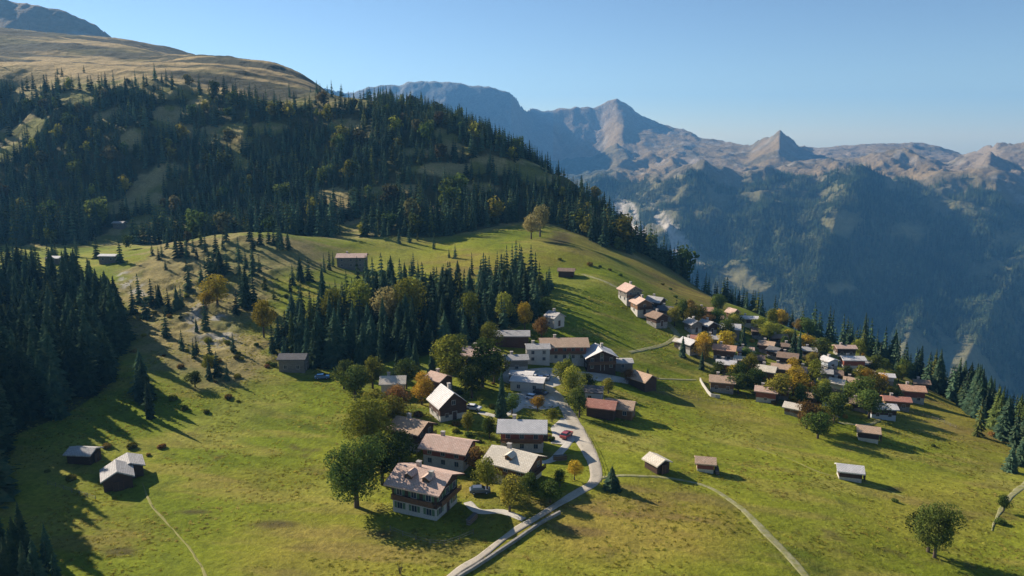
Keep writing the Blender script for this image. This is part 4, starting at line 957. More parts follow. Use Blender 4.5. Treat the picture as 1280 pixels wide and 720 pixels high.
# --- the leafy trees of the lower village
GT = 'leafy trees round the lower chalets'
leafy(446, 634, 13.0, 'green', 'tallest dark green leafy tree left of the largest chalet', 1.25, GT, big=True)
leafy(478, 606, 10.0, 'green', 'dark green tree squeezed between the tallest tree and the chalets', 1.3, GT)
leafy(461, 566, 12.5, 'olive', 'big olive yellow tree behind the tallest dark one', 1.35, GT, big=True)
leafy(492, 548, 9.5, 'olive', 'olive tree touching the tan roofed brown chalet', 1.2, GT)
leafy(444, 500, 9.5, 'green', 'round green tree at the meadow corner of the wood', 1.3, GT)
leafy(466, 486, 8.5, 'olive', 'olive tree just right of the round corner tree', 1.2, GT)
leafy(497, 515, 7.0, 'russet', 'brownish tree in front of the half hidden cream house', 1.2, GT)
leafy(527, 506, 8.0, 'gold', 'bright yellow autumn tree between the cream house and small pink roof', 1.1, GT)
leafy(563, 482, 14.0, 'olive', 'tall yellow green tree left of the pinkish chalet', 1.15, GT, var=1)
leafy(603, 484, 13.0, 'green', 'tall dark green tree right of the pinkish chalet', 1.3, GT, var=2)
leafy(590, 498, 8.5, 'green', 'dark tree at the foot of the tall dark green one', 1.3, GT)
leafy(609, 617, 7.5, 'olive', 'slim olive tree left of the cream roofed chalet', 0.95, GT)
leafy(637, 640, 6.8, 'olive', 'round olive tree in front of the cream roofed chalet', 1.2, GT)
leafy(718, 600, 4.2, 'gold', 'small yellow tree by the bend of the road', 1.1, GT)
leafy(700, 608, 3.4, 'green', 'small dark green tree left of the yellow one by the road', 1.2, GT)
leafy(716, 503, 9.5, 'olive', 'olive tree in the hedge between road and dark blue shed', 0.95, GT)
leafy(706, 488, 9.0, 'olive', 'yellow olive tree at the upper end of the roadside hedge', 0.95, GT)
leafy(724, 522, 7.5, 'green', 'dark green tree at the lower end of the roadside hedge', 1.05, GT)
leafy(672, 514, 4.0, 'gold', 'small golden tree beside the road above the whitish chalet', 1.4, GT)
leafy(690, 528, 3.6, 'olive', 'small olive tree at the edge of the roadside yard', 1.3, GT)
leafy(656, 414, 10.0, 'gold', 'tall slim yellow tree above the long shaded barn', 0.75, GT)
leafy(677, 424, 7.5, 'russet', 'russet tree left of the small white house', 1.0, GT)
leafy(272, 381, 10.0, 'gold', 'bright orange yellow tree on the stony bank', 1.3, 'autumn trees of the left slope')
leafy(258, 388, 6.5, 'gold', 'smaller golden tree leaning against the bright orange one', 1.4, 'autumn trees of the left slope')
leafy(330, 422, 12.5, 'gold', 'golden tree at the left edge of the middle wood', 0.8, 'autumn trees of the left slope')
leafy(414, 408, 13.0, 'olive', 'yellow green tree inside the middle wood', 1.0, 'autumn trees of the middle wood')
leafy(452, 402, 14.5, 'olive', 'taller yellow green tree near the centre of the middle wood', 1.0, 'autumn trees of the middle wood')
leafy(484, 410, 13.0, 'pale', 'pale tan tree in the centre of the middle wood', 1.2, 'autumn trees of the middle wood')
leafy(514, 408, 15.9, 'olive', 'broad yellow green tree right of centre in the middle wood', 1.2, 'autumn trees of the middle wood')
leafy(590, 410, 11.6, 'olive', 'olive tree at the right side of the middle wood', 1.2, 'autumn trees of the middle wood')
leafy(628, 404, 10.2, 'olive', 'yellowish tree where the middle wood meets the village', 1.2, 'autumn trees of the middle wood')
leafy(1168, 697, 10.4, 'green', 'lone dark leafy tree on the lower right meadow', 1.0, big=True)
leafy(1160, 690, 8.0, 'green', 'lower companion crown on the left side of the lone meadow tree', 1.2)
leafy(1022, 548, 7.0, 'green', 'round grey green tree at the lower village corner', 1.5, 'trees at the lower village corner')
leafy(1008, 536, 7.5, 'russet', 'dark brown tree left of the round grey green one', 1.2, 'trees at the lower village corner')
leafy(1042, 530, 9.0, 'green', 'tall dark green tree behind the round grey green one', 1.1, 'trees at the lower village corner')
leafy(1026, 512, 8.0, 'green', 'dark tree above the lower corner group', 1.1, 'trees at the lower village corner')
leafy(1072, 510, 10.0, 'green', 'large dark green tree left of the long whitish chalet', 1.4, 'trees of the hillside village')
leafy(1090, 500, 8.0, 'olive', 'pale olive tree behind the long whitish chalet', 1.5, 'trees of the hillside village')
leafy(934, 482, 10.0, 'olive', 'yellow olive tree between the brown chalet and tall cream one', 1.0, 'trees of the hillside village')
leafy(922, 486, 8.5, 'green', 'bright green tree right of the brown chalet', 1.1, 'trees of the hillside village')
leafy(944, 492, 7.5, 'green', 'dark green bushy tree below the yellow olive one', 1.3, 'trees of the hillside village')
leafy(1010, 500, 5.5, 'gold', 'small yellow tree in the garden below the red pink building', 1.4, 'trees of the hillside village')
leafy(897, 392, 8.0, 'green', 'bright green tree at the top of the village', 1.2, 'trees of the hillside village')
leafy(843, 408, 8.0, 'olive', 'olive tree beside the bend of the upper track', 0.9, 'trees of the hillside village')
leafy(854, 404, 9.0, 'green', 'dark green tree right of the upper track bend', 0.9, 'trees of the hillside village')
leafy(880, 452, 6.5, 'russet', 'brownish tree left of the bright orange roof', 1.0, 'trees of the hillside village')
leafy(965, 412, 9.0, 'olive', 'olive tree at the village edge above the grey roof', 1.0, 'trees of the hillside village')
leafy(1254, 640, 3.8, 'green', 'small dark tree beside the track at the right edge', 1.0)
leafy(675, 296, 16, 'pale', 'pale yellow tree standing out at the forest corner above the meadow', 0.95, 'pale trees at the forest corner')
leafy(664, 299, 12, 'pale', 'smaller tan tree beside the pale yellow one', 1.1, 'pale trees at the forest corner')
leafy(262, 466, 5.5, 'olive', 'small bushy tree on the grassy bank of the left slope', 1.2, 'trees on the grassy bank')
leafy(244, 484, 4.5, 'green', 'low green tree at the foot of the grassy bank', 1.4, 'trees on the grassy bank')
for a_ in [(500, 580, 7.0, 'green', 'dark tree left of the pale pink roofed chalet', 1.2), (612, 548, 5.0, 'green', 'small green tree in the garden left of the whitish balcony chalet', 1.1), (596, 590, 5.5, 'russet', 'brown tree right of the pale pink roofed chalet', 1.0),
        (585, 540, 4.5, 'olive', 'small olive tree on the lawn below the steep whitish roof', 1.1), (688, 628, 4.5, 'green', 'green tree in the shade right of the cream roofed chalet', 1.3), (662, 622, 5.0, 'green', 'dark tree directly below the cream roofed chalet', 1.2),
        (470, 530, 8.5, 'olive', 'olive tree leaning over the meadow edge left of the tan chalet', 1.3), (430, 486, 8, 'green', 'leafy tree at the lower right corner of the middle wood', 1.2), (508, 486, 8, 'green', 'green tree right of the half hidden cream house', 1.1),
        (618, 478, 8, 'green', 'green tree behind the slim dark village conifer', 1.2), (640, 518, 5.5, 'green', 'green tree behind the broad whitish roof', 1.2), (735, 488, 5, 'green', 'green tree behind the dark blue shed', 1.3),
        (760, 492, 4.5, 'olive', 'olive tree behind the tan brown hut', 1.3), (786, 480, 4.5, 'russet', 'brownish tree left of the dark gable barn', 1.3), (570, 455, 9, 'green', 'green tree at the lower edge of the middle wood', 1.2),
        (682, 398, 8, 'green', 'green tree behind the small white house', 1.1), (610, 440, 9, 'olive', 'olive tree above the pinkish chalet', 1.1)]:
    leafy(*a_, GT)
def fence(pixels, label):
    L = smooth_line([at(*p) for p in pixels], 2.2); o = link('wooden_fence', None, loc=(L[0][0], L[0][1], float(hgt(*L[0])))); tag(o, label, 'fence')
    base = np.array(o.location); pts = [np.array([x, y, float(hgt(x, y))]) - base for x, y in L]
    for q in pts:
        b_ = MB(); b_.cyl(q + [0, 0, -.3], q + [0, 0, 1.05], 0.06, 0.05, 6); link('post', b_.mesh('post', M['timber_grey']), o)
    for hgt_ in (0.45, 0.9):
        b_ = MB()
        for a, c in zip(pts[:-1], pts[1:]): b_.cyl(a + [0, 0, hgt_], c + [0, 0, hgt_], 0.035, 0.035, 5)
        link('rail', b_.mesh('rail', M['timber_grey']), o)
fence([(488, 664), (520, 676), (556, 682), (592, 668)], 'grey wooden post and rail fence below the largest chalet')
fence([(752, 604), (752, 590), (744, 566), (732, 542)], 'wooden post and rail fence along the right side of the road')
fence([(820, 492), (850, 497), (885, 503), (925, 510)], 'wooden fence on the meadow side of the white fenced chalet')
fence([(1130, 516), (1165, 524), (1195, 536)], 'wooden fence running from the orange pink chalet towards the rim')
fence([(60, 606), (90, 616), (120, 626)], 'short wooden fence left of the dark meadow huts')
def woodpile(px, py, rz, label):
    p = at(px, py); b_ = MB(); rr = random.Random(px)
    for r_ in range(5):
        for c_ in range(12):
            x = -1.5 + c_ * 0.26 + (r_ % 2) * 0.13; b_.cyl((x, -0.4, 0.12 + r_ * 0.23), (x, 0.4 + rr.uniform(-.05, .05), 0.12 + r_ * 0.23), 0.125, 0.12, 6, r_ % 2)
    tag(link('woodpile', b_.mesh('woodpile', [M['timber_grey'], M['timber']]), loc=(p.x, p.y, p.z), rot=R(rz)), label, 'woodpile')
woodpile(590, 652, 65, 'stacked firewood beside the largest chalet')
woodpile(896, 591, 80, 'stacked firewood beside the tan field barn')
woodpile(700, 575, 10, 'stacked firewood on the gravel below the road bend')
# village filler trees and shrubs, each named by the nearest house
def near_house(p, k=0):
    return sorted(HOUSES, key=lambda h: (h[2][0] - p[0]) ** 2 + (h[2][1] - p[1]) ** 2)[k]
seen_lab = {}
def free(p, marg=1.0):
    return all((h[2][0] - p[0]) ** 2 + (h[2][1] - p[1]) ** 2 > (h[3] + marg) ** 2 for h in HOUSES)
def side(p, h):
    dx, dy = p[0] - h[2][0], p[1] - h[2][1]
    return ('right of' if dx > 0 else 'left of') if abs(dx) > abs(dy) else ('behind' if dy > 0 else 'in front of')
vp = lpoly([(855, 400), (900, 385), (960, 405), (1060, 432), (1130, 470), (1160, 500), (1090, 525), (1040, 545), (1000, 530), (960, 505), (900, 490), (855, 450)])
xs = [q[0] for q in vp]; ys_ = [q[1] for q in vp]; cnt = 0; used = set(); spots = []; tries = 0
while cnt < 120:
    x, y = rt.uniform(min(xs), max(xs)), rt.uniform(min(ys_), max(ys_))
    if not in_poly(np.array([x]), np.array([y]), vp)[0] or any((x - a) ** 2 + (y - b_) ** 2 < 9 for a, b_ in spots): continue
    p = (x, y, float(hgt(x, y)))
    if not free(p, 0.2): continue
    h = near_house(p); kind = rt.choice(['green', 'green', 'olive', 'olive', 'russet', 'gold']); big = cnt % 2 == 0
    cn = {'green': 'green', 'olive': 'olive', 'russet': 'brownish', 'gold': 'yellow'}[kind]
    lab = ("%s tree %s the %s" if big else "%s bush %s the %s") % (cn, side(p, h), h[1])
    if lab in used: tries += 1
    if lab in used and tries < 4000: continue
    if lab in used: break
    used.add(lab); spots.append((x, y)); cnt += 1
    if big: leafy(0, 0, rt.uniform(5.5, 8.5), kind, lab, rt.uniform(1.0, 1.5), 'trees of the hillside village', p=p)
    else: shrub(0, 0, rt.uniform(1.2, 2.4), kind, lab, 'garden bushes of the hillside village', p=p)
lv = lpoly([(480, 560), (520, 500), (620, 470), (690, 500), (720, 540), (730, 590), (690, 615), (620, 625), (585, 600)])
xs = [q[0] for q in lv]; ys_ = [q[1] for q in lv]; cnt = 0
while cnt < 26:
    x, y = rt.uniform(min(xs), max(xs)), rt.uniform(min(ys_), max(ys_)); sx, sy = project(x, y, float(hgt(x, y)))
    if not in_poly(np.array([x]), np.array([y]), lv)[0] or (sx > 690 and sy > 480): continue
    p = (x, y, float(hgt(x, y)))
    if not free(p, 0.4): continue
    h = near_house(p); kind = rt.choice(['green', 'green', 'olive', 'russet']); cn = {'green': 'green', 'olive': 'olive', 'russet': 'brownish'}[kind]
    lab = "%s garden bush %s the %s" % (cn, side(p, h), h[1])
    if lab in used:
        cnt += 0.2; continue
    used.add(lab); cnt += 1; shrub(0, 0, rt.uniform(0.8, 1.8), kind, lab, 'garden bushes of the lower chalets', p=p)
BK = [(205, 445), (222, 460), (235, 440), (286, 430), (300, 448), (318, 432), (215, 500), (232, 512), (286, 498), (180, 420), (196, 392), (230, 372), (348, 350), (360, 372), (165, 560), (185, 570), (205, 560), (60, 590), (90, 600), (130, 560)]
rb = random.Random(77)
BK += [(rb.gauss(250, 55), rb.gauss(405, 60)) for _ in range(22)]
for i, (px, py) in enumerate(BK):
    if not (0 < px < 460 and 300 < py < 610): continue
    shrub(px + rt.uniform(-4, 4), py, rt.uniform(0.7, 1.9), rt.choice(['green', 'olive', 'olive', 'russet']), 'low wild shrub in the rough grass of the left slope', 'wild shrubs of the left slope')
shrub(1118, 627, 1.0, 'green', 'small dark shrub on the meadow below the pale field barn')
shrub(1166, 558, 0.9, 'green', 'tiny shrub on the meadow right of the tan village barn')
shrub(1250, 655, 1.6, 'green', 'dark shrub beside the small tree at the right edge')
shrub(1240, 545, 1.6, 'russet', 'brown shrub on the grassy rim at the right edge')
shrub(737, 332, 2.4, 'russet', 'reddish brown shrub on the rough ground above the upper hut')
for k, (px, py) in enumerate([(750, 334), (762, 338), (776, 345), (700, 325), (845, 372), (858, 380), (838, 362), (828, 356)]):
    shrub(px, py, 1.5, 'olive' if k % 2 else 'green', 'low shrub scattered along the upper rim of the meadow', 'shrubs along the upper rim')
# bare dead bush by the road at the bottom
b_ = MB(); rg = random.Random(9)
for k in range(16):
    a = rg.uniform(0, 6.28); l = rg.uniform(1.1, 2.2); tl = rg.uniform(.1, .6); e_ = (math.cos(a) * tl * l * .6, math.sin(a) * tl * l * .6, l)
    b_.cyl((0, 0, -.1), e_, 0.035, 0.012, 5)
    for q in range(3):
        f_ = rg.uniform(.4, .9); s0 = tuple(c * f_ for c in e_); b_.cyl(s0, (s0[0] + rg.uniform(-.3, .3), s0[1] + rg.uniform(-.3, .3), s0[2] + rg.uniform(.2, .5)), 0.014, 0.006, 4)
p = at(500, 718); tag(link('dead_bush', b_.mesh('dead_bush', M['bark']), loc=(p.x, p.y, p.z)), 'bare dead bush in the dry grass left of the road', 'bush')

# --- conifers standing alone, each with its own label
CONE_ONE = [(765, 611, 5.2, 1.9, 'small dark conifer beside the start of the white path'), (188, 523, 11.5, 0.9, 'slim dark conifer at the edge of the big shadow'),
 (627, 522, 13.5, 0.7, 'slim dark conifer left of the broad whitish roof'), (309, 386, 16.5, 1.35, 'large dark conifer right of the orange yellow tree'),
 (222, 388, 9.5, 1.0, 'lone conifer in the middle of the stony bank'), (200, 382, 8.5, 1.0, 'lone conifer on the left of the stony bank'), (276, 344, 11, 1.3, 'dark conifer on top of the knoll'),
 (376, 352, 11, 1.3, 'dark conifer left of the grey farmhouse'), (138, 384, 12, 1.1, 'conifer at the upper corner of the left wood'), (246, 415, 5.0, 1.1, 'small conifer in the scree of the stony bank'),
 (991, 455, 14, 1.0, 'tall black conifer in the village centre'), (998, 448, 12, 0.9, 'second tall conifer beside the black one in the village centre'), (928, 436, 10, 0.9, 'slim conifer right of the broad pale house'),
 (712, 470, 8, 1.0, 'dark conifer top above the roadside hedge'), (809, 478, 5.0, 1.1, 'small conifer beside the dark gable barn'), (877, 462, 7, 1.0, 'dark conifer left of the bright orange roof'),
 (853, 446, 8.0, 0.9, 'dark conifer beside the village lane bend'), (571, 470, 10, 1.0, 'dark conifer behind the tall yellow green tree'), (1263, 590, 8.0, 1.2, 'dark conifer at the rim of the right edge'), (497, 476, 9, 1.0, 'dim conifer behind the half hidden cream house'),
 (1276, 582, 9.5, 1.3, 'broad dark conifer at the far right rim'), (540, 478, 11, 1.0, 'shaded conifer behind the bright yellow tree'), (520, 470, 12, 1.0, 'shaded conifer above the bright yellow tree'), (1056, 500, 8, 1.0, 'dark conifer beside the cream hillside chalet'), (1022, 462, 7, 1.0, 'small conifer left of the blue white chalet')]
for px, py, h, w, lab in CONE_ONE:
    conifer(at(px, py), h, lab, None, wide=w)

# --- the woods
def scatter(poly, spacing, seed):
    rg = np.random.RandomState(seed); P_ = np.array(poly); lo, hi = P_.min(0), P_.max(0)
    gx, gy = np.meshgrid(np.arange(lo[0], hi[0], spacing), np.arange(lo[1], hi[1], spacing)); gx = gx.ravel(); gy = gy.ravel()
    gx = gx + rg.uniform(-.42, .42, gx.shape) * spacing; gy = gy + rg.uniform(-.42, .42, gy.shape) * spacing
    k = in_poly(gx, gy, poly); return gx[k], gy[k], rg
cands = []   # x, y, z, height, width, zone
gx, gy, rg = scatter(WOOD_MID, 4.6, 1)
for x, y in zip(gx, gy): cands.append((x, y, rg.uniform(7, 17.5), rg.uniform(.8, 1.6), 'mid'))
gx, gy, rg = scatter(WOOD_LEFT, 5.6, 2)
for x, y in zip(gx, gy): cands.append((x, y, rg.uniform(14, 22) if x / y > -0.74 else rg.uniform(23, 31), rg.uniform(1.1, 1.5), 'left'))
for px_, py_, h_ in [(318, 384, 13), (302, 380, 12), (296, 392, 9), (326, 306, 12), (336, 304, 10), (348, 306, 12), (360, 308, 10), (316, 312, 9), (182, 500, 12), (186, 512, 9), (178, 486, 12), (272, 470, 8), (262, 474, 7), (284, 476, 6), (252, 352, 9), (262, 338, 10), (284, 340, 10), (386, 350, 10), (366, 356, 9), (234, 322, 10), (242, 316, 9)]:
    p = at(px_, py_); cands.append((p.x, p.y, h_, 1.35, 'bank'))
corner = [(60, 700), (30, 694), (0, 690), (18, 722), (46, 728), (70, 722), (0, 712), (22, 706), (40, 716), (60, 716), (12, 735), (34, 740), (-14, 700), (-30, 715), (-10, 745), (70, 742), (-50, 690), (-60, 730), (48, 760)]
for i, (px, py) in enumerate(corner):
    p = at(px, py); cands.append((p.x, p.y, [7, 10, 11, 9, 8, 6, 7.5, 9, 8, 6, 9, 9, 9, 9, 9, 5.5, 10, 10, 7][i], 1.15, 'corner'))
# rim wood behind the hillside village, on the drop towards the valley
rg = np.random.RandomState(6)
rimx = [930, 960, 1015, 1060, 1100, 1150, 1200, 1240, 1280, 1330, 1420, 1550]; rimY = [352, 348, 334, 318, 300, 282, 250, 222, 196, 184, 172, 160]
rimy = np.interp
for i in range(620):
    px = rg.uniform(930, 1500); Y = np.interp(px, rimx, rimY) * (1.0 + rg.uniform(0.0, 0.30) ** 1.0); a = (px - 640) / FPX / 0.95
    cands.append((a * Y, Y, rg.uniform(9, 19) * (0.8 if px > 1250 else (0.75 if px < 1010 else 1)), rg.uniform(.85, 1.4), 'rim'))
# a few below the hill edge and round the knoll and farmhouse
gx, gy, rg = scatter(lpoly([(0, 322), (60, 320), (140, 322), (200, 312), (330, 300), (400, 305), (380, 316), (300, 330), (180, 333), (0, 340)]), 9, 7)
for x, y in zip(gx, gy):
    if rg.rand() < 0.6: cands.append((x, y, rg.uniform(6, 13), 1.2, 'foot'))
gx, gy, rg = scatter(lpoly([(400, 330), (480, 334), (560, 338), (560, 352), (480, 350), (400, 348)]), 7, 8)
for x, y in zip(gx, gy):
    if rg.rand() < 0.45: cands.append((x, y, rg.uniform(7, 11), 1.0, 'farm'))
gx, gy, rg = scatter(lpoly([(150, 345), (230, 335), (330, 318), (400, 335), (350, 380), (330, 440), (270, 470), (200, 440), (165, 400)]), 8.5, 9)
for x, y in zip(gx, gy):
    if rg.rand() < 0.85 * sstep(-0.15, 0.2, float(fbm(np.array([x]), np.array([y]), 22, 2, 401)[0])): cands.append((x, y, rg.uniform(5.0, 12.5), 1.35, 'bank'))
gx, gy, rg = scatter(lpoly([(455, 296), (560, 300), (650, 308), (705, 335), (690, 350), (600, 345), (480, 325)]), 8, 19)
for x, y in zip(gx, gy):
    if rg.rand() < 0.6 * sstep(-0.15, 0.2, float(fbm(np.array([x]), np.array([y]), 20, 2, 411)[0])): cands.append((x, y, rg.uniform(5, 11.5), 1.2, 'crest'))
C_ = []
leafy_spots = [(o.location.x, o.location.y, max(o.scale) * 0.22) for o in COL.objects if o.name.startswith('broadleaf_tree')]
for x, y, h, w, zn in cands:
    if any((x - a) ** 2 + (y - b2) ** 2 < (r + 0.5) ** 2 for a, b2, r in leafy_spots): continue
    if not free((x, y), 0.8): continue
    z = float(hgt(x, y)); sx, sy = project(x, y, z)
    C_.append((x, y, z, h, w, zn, float(sx), float(sy)))
LAB = {'left': ('dark conifer of the shaded left wood', 'conifers of the shaded left wood'), 'mid': ('dark conifer of the middle wood above the village', 'conifers of the middle wood'),
       'corner': ('dark conifer of the small group in the bottom left corner', 'conifers of the bottom left corner'), 'rim': ('conifer on the rim of the valley beside the hillside village', 'conifers on the valley rim'),
       'foot': ('conifer scattered along the foot of the big hill', 'conifers at the foot of the hill'), 'bank': ('small dark conifer scattered over the rough stony bank', 'small conifers of the stony bank'), 'crest': ('conifer scattered on the meadow between the middle wood and the hill forest', 'conifers behind the middle wood'), 'farm': ('dark conifer standing close by the grey farmhouse', 'conifers around the grey farmhouse')}
# the hill forest
rg = np.random.RandomState(12)
def area_points(n, x_of_a, a0, a1, y0, y1):
    u = rg.rand(n); Y = np.sqrt(y0 ** 2 + u * (y1 ** 2 - y0 ** 2)); a = rg.uniform(a0, a1, n); return a * Y, Y
X_, Y_ = area_points(34000, None, -1.1, 0.42, 345, 900)
Z_ = hgt(X_, Y_); dn = hill_forest_density(X_, Y_, Z_)
k = (rg.rand(len(X_)) < dn * 0.78) & ((X_ / Y_ < 0.36))
# forest stops where the rim wood begins; thin straggle above the tree line
str_ = (rg.rand(len(X_)) < 0.02) & (fbm(X_, Y_, 40, 3, 201) > -0.1) & (Y_ > np.interp(px_of(X_, Y_), HT_X, HT_Y)) & (Y_ < np.interp(px_of(X_, Y_), HT_X, HT_Y) + 80) & (px_of(X_, Y_) < 450)
k = k | str_
X_, Y_, Z_ = X_[k], Y_[k], Z_[k]
hh = rg.uniform(6, 15.5, len(X_)) * (1 + 0.45 * np.exp(-((Y_ - 425) / 28) ** 2)) * (1 - 0.25 * sstep(600, 760, Y_)); ww = rg.uniform(.85, 1.35, len(X_))  # trees along the forest foot made taller to throw more shade on the meadow
N_IND = 300 - len(CONE_ONE) - 4
vis = [c for c in C_ if -25 < c[6] < 1305 and c[7] < 790]; hid = [c for c in C_ if not (-25 < c[6] < 1305 and c[7] < 790)]
# rows of trees wholly behind their own wood show least: rank by size, nearest first
vis.sort(key=lambda c: -c[3] / c[1])
ind, rest = vis[:N_IND], vis[N_IND:] + hid
LM = [(h[2][0], h[2][1], h[1]) for h in HOUSES]
for px_, py_, nm_ in [(272, 381, 'bright orange yellow tree'), (330, 422, 'golden tree at the wood edge'), (309, 386, 'large dark bank conifer'), (444, 500, 'round green corner tree'), (188, 523, 'slim shadow edge conifer'), (675, 296, 'pale yellow forest corner tree'),
        (1254, 640, 'small tree at the right edge'), (563, 482, 'tall yellow green tree'), (262, 405, 'grey stony patch'), (514, 408, 'broad yellow green tree'), (452, 402, 'centre yellow green tree'), (1168, 697, 'lone dark leafy tree')]:
    q = at(px_, py_); LM.append((q.x, q.y, nm_))
own = {}; taken = set()
def near_lm(c): return min(((c[0] - a) ** 2 + (c[1] - b2) ** 2) ** 0.5 for a, b2, _ in LM)
for i in sorted(range(len(ind)), key=lambda i: near_lm(ind[i])):
    c = ind[i]; d_, l_ = min((((c[0] - a) ** 2 + (c[1] - b2) ** 2) ** 0.5, (a, b2, s_)) for a, b2, s_ in LM)
    if d_ > 28: continue
    sz = ('tall' if c[3] > 14 else 'short' if c[3] < 9 else 'medium'); wd = ('broad' if c[4] > 1.15 else 'slim')
    lab = '%s %s conifer %s the %s' % (sz, wd, side(c, (None, None, l_)), l_[2])
    if lab in taken: continue
    taken.add(lab); own[i] = lab
for i, c in enumerate(ind):
    lb, gr = LAB[c[5]]; lb = own.get(i, lb)
    conifer(c[:3], c[3], lb, gr, light=(rt.random() < (0.30 if c[5] == 'rim' else 0.06)), wide=c[4])
# four whole conifers in one mesh each; the forest repeats them
PROTO = []
def simple_conifer(seed, levels, per, wide, light=False):
    b_ = conifer_crown(seed, levels, per, 0, wide); n = len(b_.f); b_.cyl((0, 0, -0.06), (0, 0, 0.98), 0.018, 0.003, 5, 1)
    return b_.mesh('conifer_tree', [M['needles_light' if light else 'needles'], M['bark']])
for i, (seed, lv_, pr, wd, lt, (px, py), lab) in enumerate([(31, 11, 8, .17, False, (458, 352), 'conifer right of the grey farmhouse, first of the pair'), (32, 12, 8, .13, False, (590, 344), 'slim conifer at the upper edge of the middle wood'),
        (33, 10, 8, .20, True, (1222, 545), 'pale green conifer at the grassy rim near the right edge'), (34, 12, 7, .15, False, (352, 312), 'conifer on the back of the knoll near the hill foot'), (35, 10, 8, .21, False, (116, 300), 'broad conifer at the hill foot above the white roofed cabins')]):
    p = at(px, py); o = link('conifer_tree', simple_conifer(seed, lv_, pr, wd, lt), loc=(p.x, p.y, p.z), scale=rt.uniform(9, 12)); tag(o, lab, 'conifer'); PROTO.append(o)
for i, (seed, mt_, h_, (px, py), lab) in enumerate([(61, 'leaf_olive', 8.0, (452, 296), 'olive tree at the forest foot behind the grey farmhouse'), (62, 'leaf_dull', 7.0, (235, 305), 'tan brown tree at the foot of the hill above the knoll'), (63, 'leaf_green', 8.0, (160, 312), 'blue green leafy tree beside the long white roofed cabin')]):
    cm, L = leafy_crown(seed, 420, 0.055, 8, M[mt_]); me = cm.copy(); me.name = 'mixed_tree'
    p = at(px, py); o = link('mixed_tree', me, loc=(p.x, p.y, p.z), scale=h_); tag(o, lab, 'tree'); PROTO.append(o)
def forest(name, X, Y, Z, H, Wd, protos, label, seed, weights=None, pick=None):
    n = len(X); me = bpy.data.meshes.new(name); me.vertices.add(n)
    me.vertices.foreach_set("co", np.stack([X, Y, Z], -1).astype(np.float32).ravel())
    rg = np.random.RandomState(seed)
    for nm, tp, val in (("rotz", 'FLOAT', rg.uniform(0, 6.28, n)), ("high", 'FLOAT', H), ("wide", 'FLOAT', H * Wd)):
        a = me.attributes.new(nm, tp, 'POINT'); a.data.foreach_set("value", val.astype(np.float32))
    pick = rg.choice(len(protos), n, p=weights) if pick is None else pick; a = me.attributes.new("pick", 'INT', 'POINT'); a.data.foreach_set("value", pick.astype(np.int32))
    o = bpy.data.objects.new(name, me); COL.objects.link(o)
    ng = bpy.data.node_groups.new(name, 'GeometryNodeTree'); ng.interface.new_socket("Geometry", in_out='INPUT', socket_type='NodeSocketGeometry'); ng.interface.new_socket("Geometry", in_out='OUTPUT', socket_type='NodeSocketGeometry')
    gi = ng.nodes.new("NodeGroupInput"); go = ng.nodes.new("NodeGroupOutput"); jn = ng.nodes.new("GeometryNodeJoinGeometry")
    for p in protos[::-1]:
        oi = ng.nodes.new("GeometryNodeObjectInfo"); oi.transform_space = 'ORIGINAL'; oi.inputs["Object"].default_value = p; oi.inputs["As Instance"].default_value = True
        ng.links.new(oi.outputs["Geometry"], jn.inputs[0])
    ip = ng.nodes.new("GeometryNodeInstanceOnPoints"); ip.inputs["Pick Instance"].default_value = True
    def attr(nm, tp='FLOAT'):
        a = ng.nodes.new("GeometryNodeInputNamedAttribute"); a.data_type = tp; a.inputs["Name"].default_value = nm; return a.outputs[0]
    cr = ng.nodes.new("ShaderNodeCombineXYZ"); ng.links.new(attr("rotz"), cr.inputs[2])
    cs = ng.nodes.new("ShaderNodeCombineXYZ"); w = attr("wide"); ng.links.new(w, cs.inputs[0]); ng.links.new(w, cs.inputs[1]); ng.links.new(attr("high"), cs.inputs[2])
    ng.links.new(gi.outputs[0], ip.inputs["Points"]); ng.links.new(jn.outputs[0], ip.inputs["Instance"]); ng.links.new(attr("pick", 'INT'), ip.inputs["Instance Index"])
    e2r = ng.nodes.new("FunctionNodeEulerToRotation"); ng.links.new(cr.outputs[0], e2r.inputs[0]); ng.links.new(e2r.outputs[0], ip.inputs["Rotation"])
    ng.links.new(cs.outputs[0], ip.inputs["Scale"]); ng.links.new(ip.outputs[0], go.inputs[0])
    md = o.modifiers.new("forest", 'NODES'); md.node_group = ng
    o["kind"] = "stuff"; o["label"] = label; o["category"] = "forest"
    return o
rx = np.array([c[0] for c in rest]); ry = np.array([c[1] for c in rest]); rz = np.array([c[2] for c in rest]); rh = np.array([c[3] for c in rest]); rw = np.array([c[4] for c in rest])
forest('conifer_forest', np.concatenate([X_, rx]), np.concatenate([Y_, ry]), np.concatenate([Z_, rz]) - 0.4, np.concatenate([hh, rh]), np.concatenate([ww, rw]), PROTO,
       'dense conifer forest covering the steep shaded hill above the meadow', 3, pick=np.concatenate([np.where(rg.rand(len(X_)) < 0.5 + 0.5 * sstep(-0.2, 0.35, fbm(X_, Y_, 45, 2, 301)), rg.choice(8, len(X_), p=[.25, .23, .10, .25, .14, .01, .005, .015]), rg.choice(8, len(X_), p=[.18, .18, .30, .18, .10, .025, .01, .025])), rg.choice(5, len(rx), p=[.28, .26, .06, .26, .14])]))
print("forest", len(X_), "rest", len(rest), "individual", len(ind), {z: sum(c[5] == z for c in ind) for z in LAB})

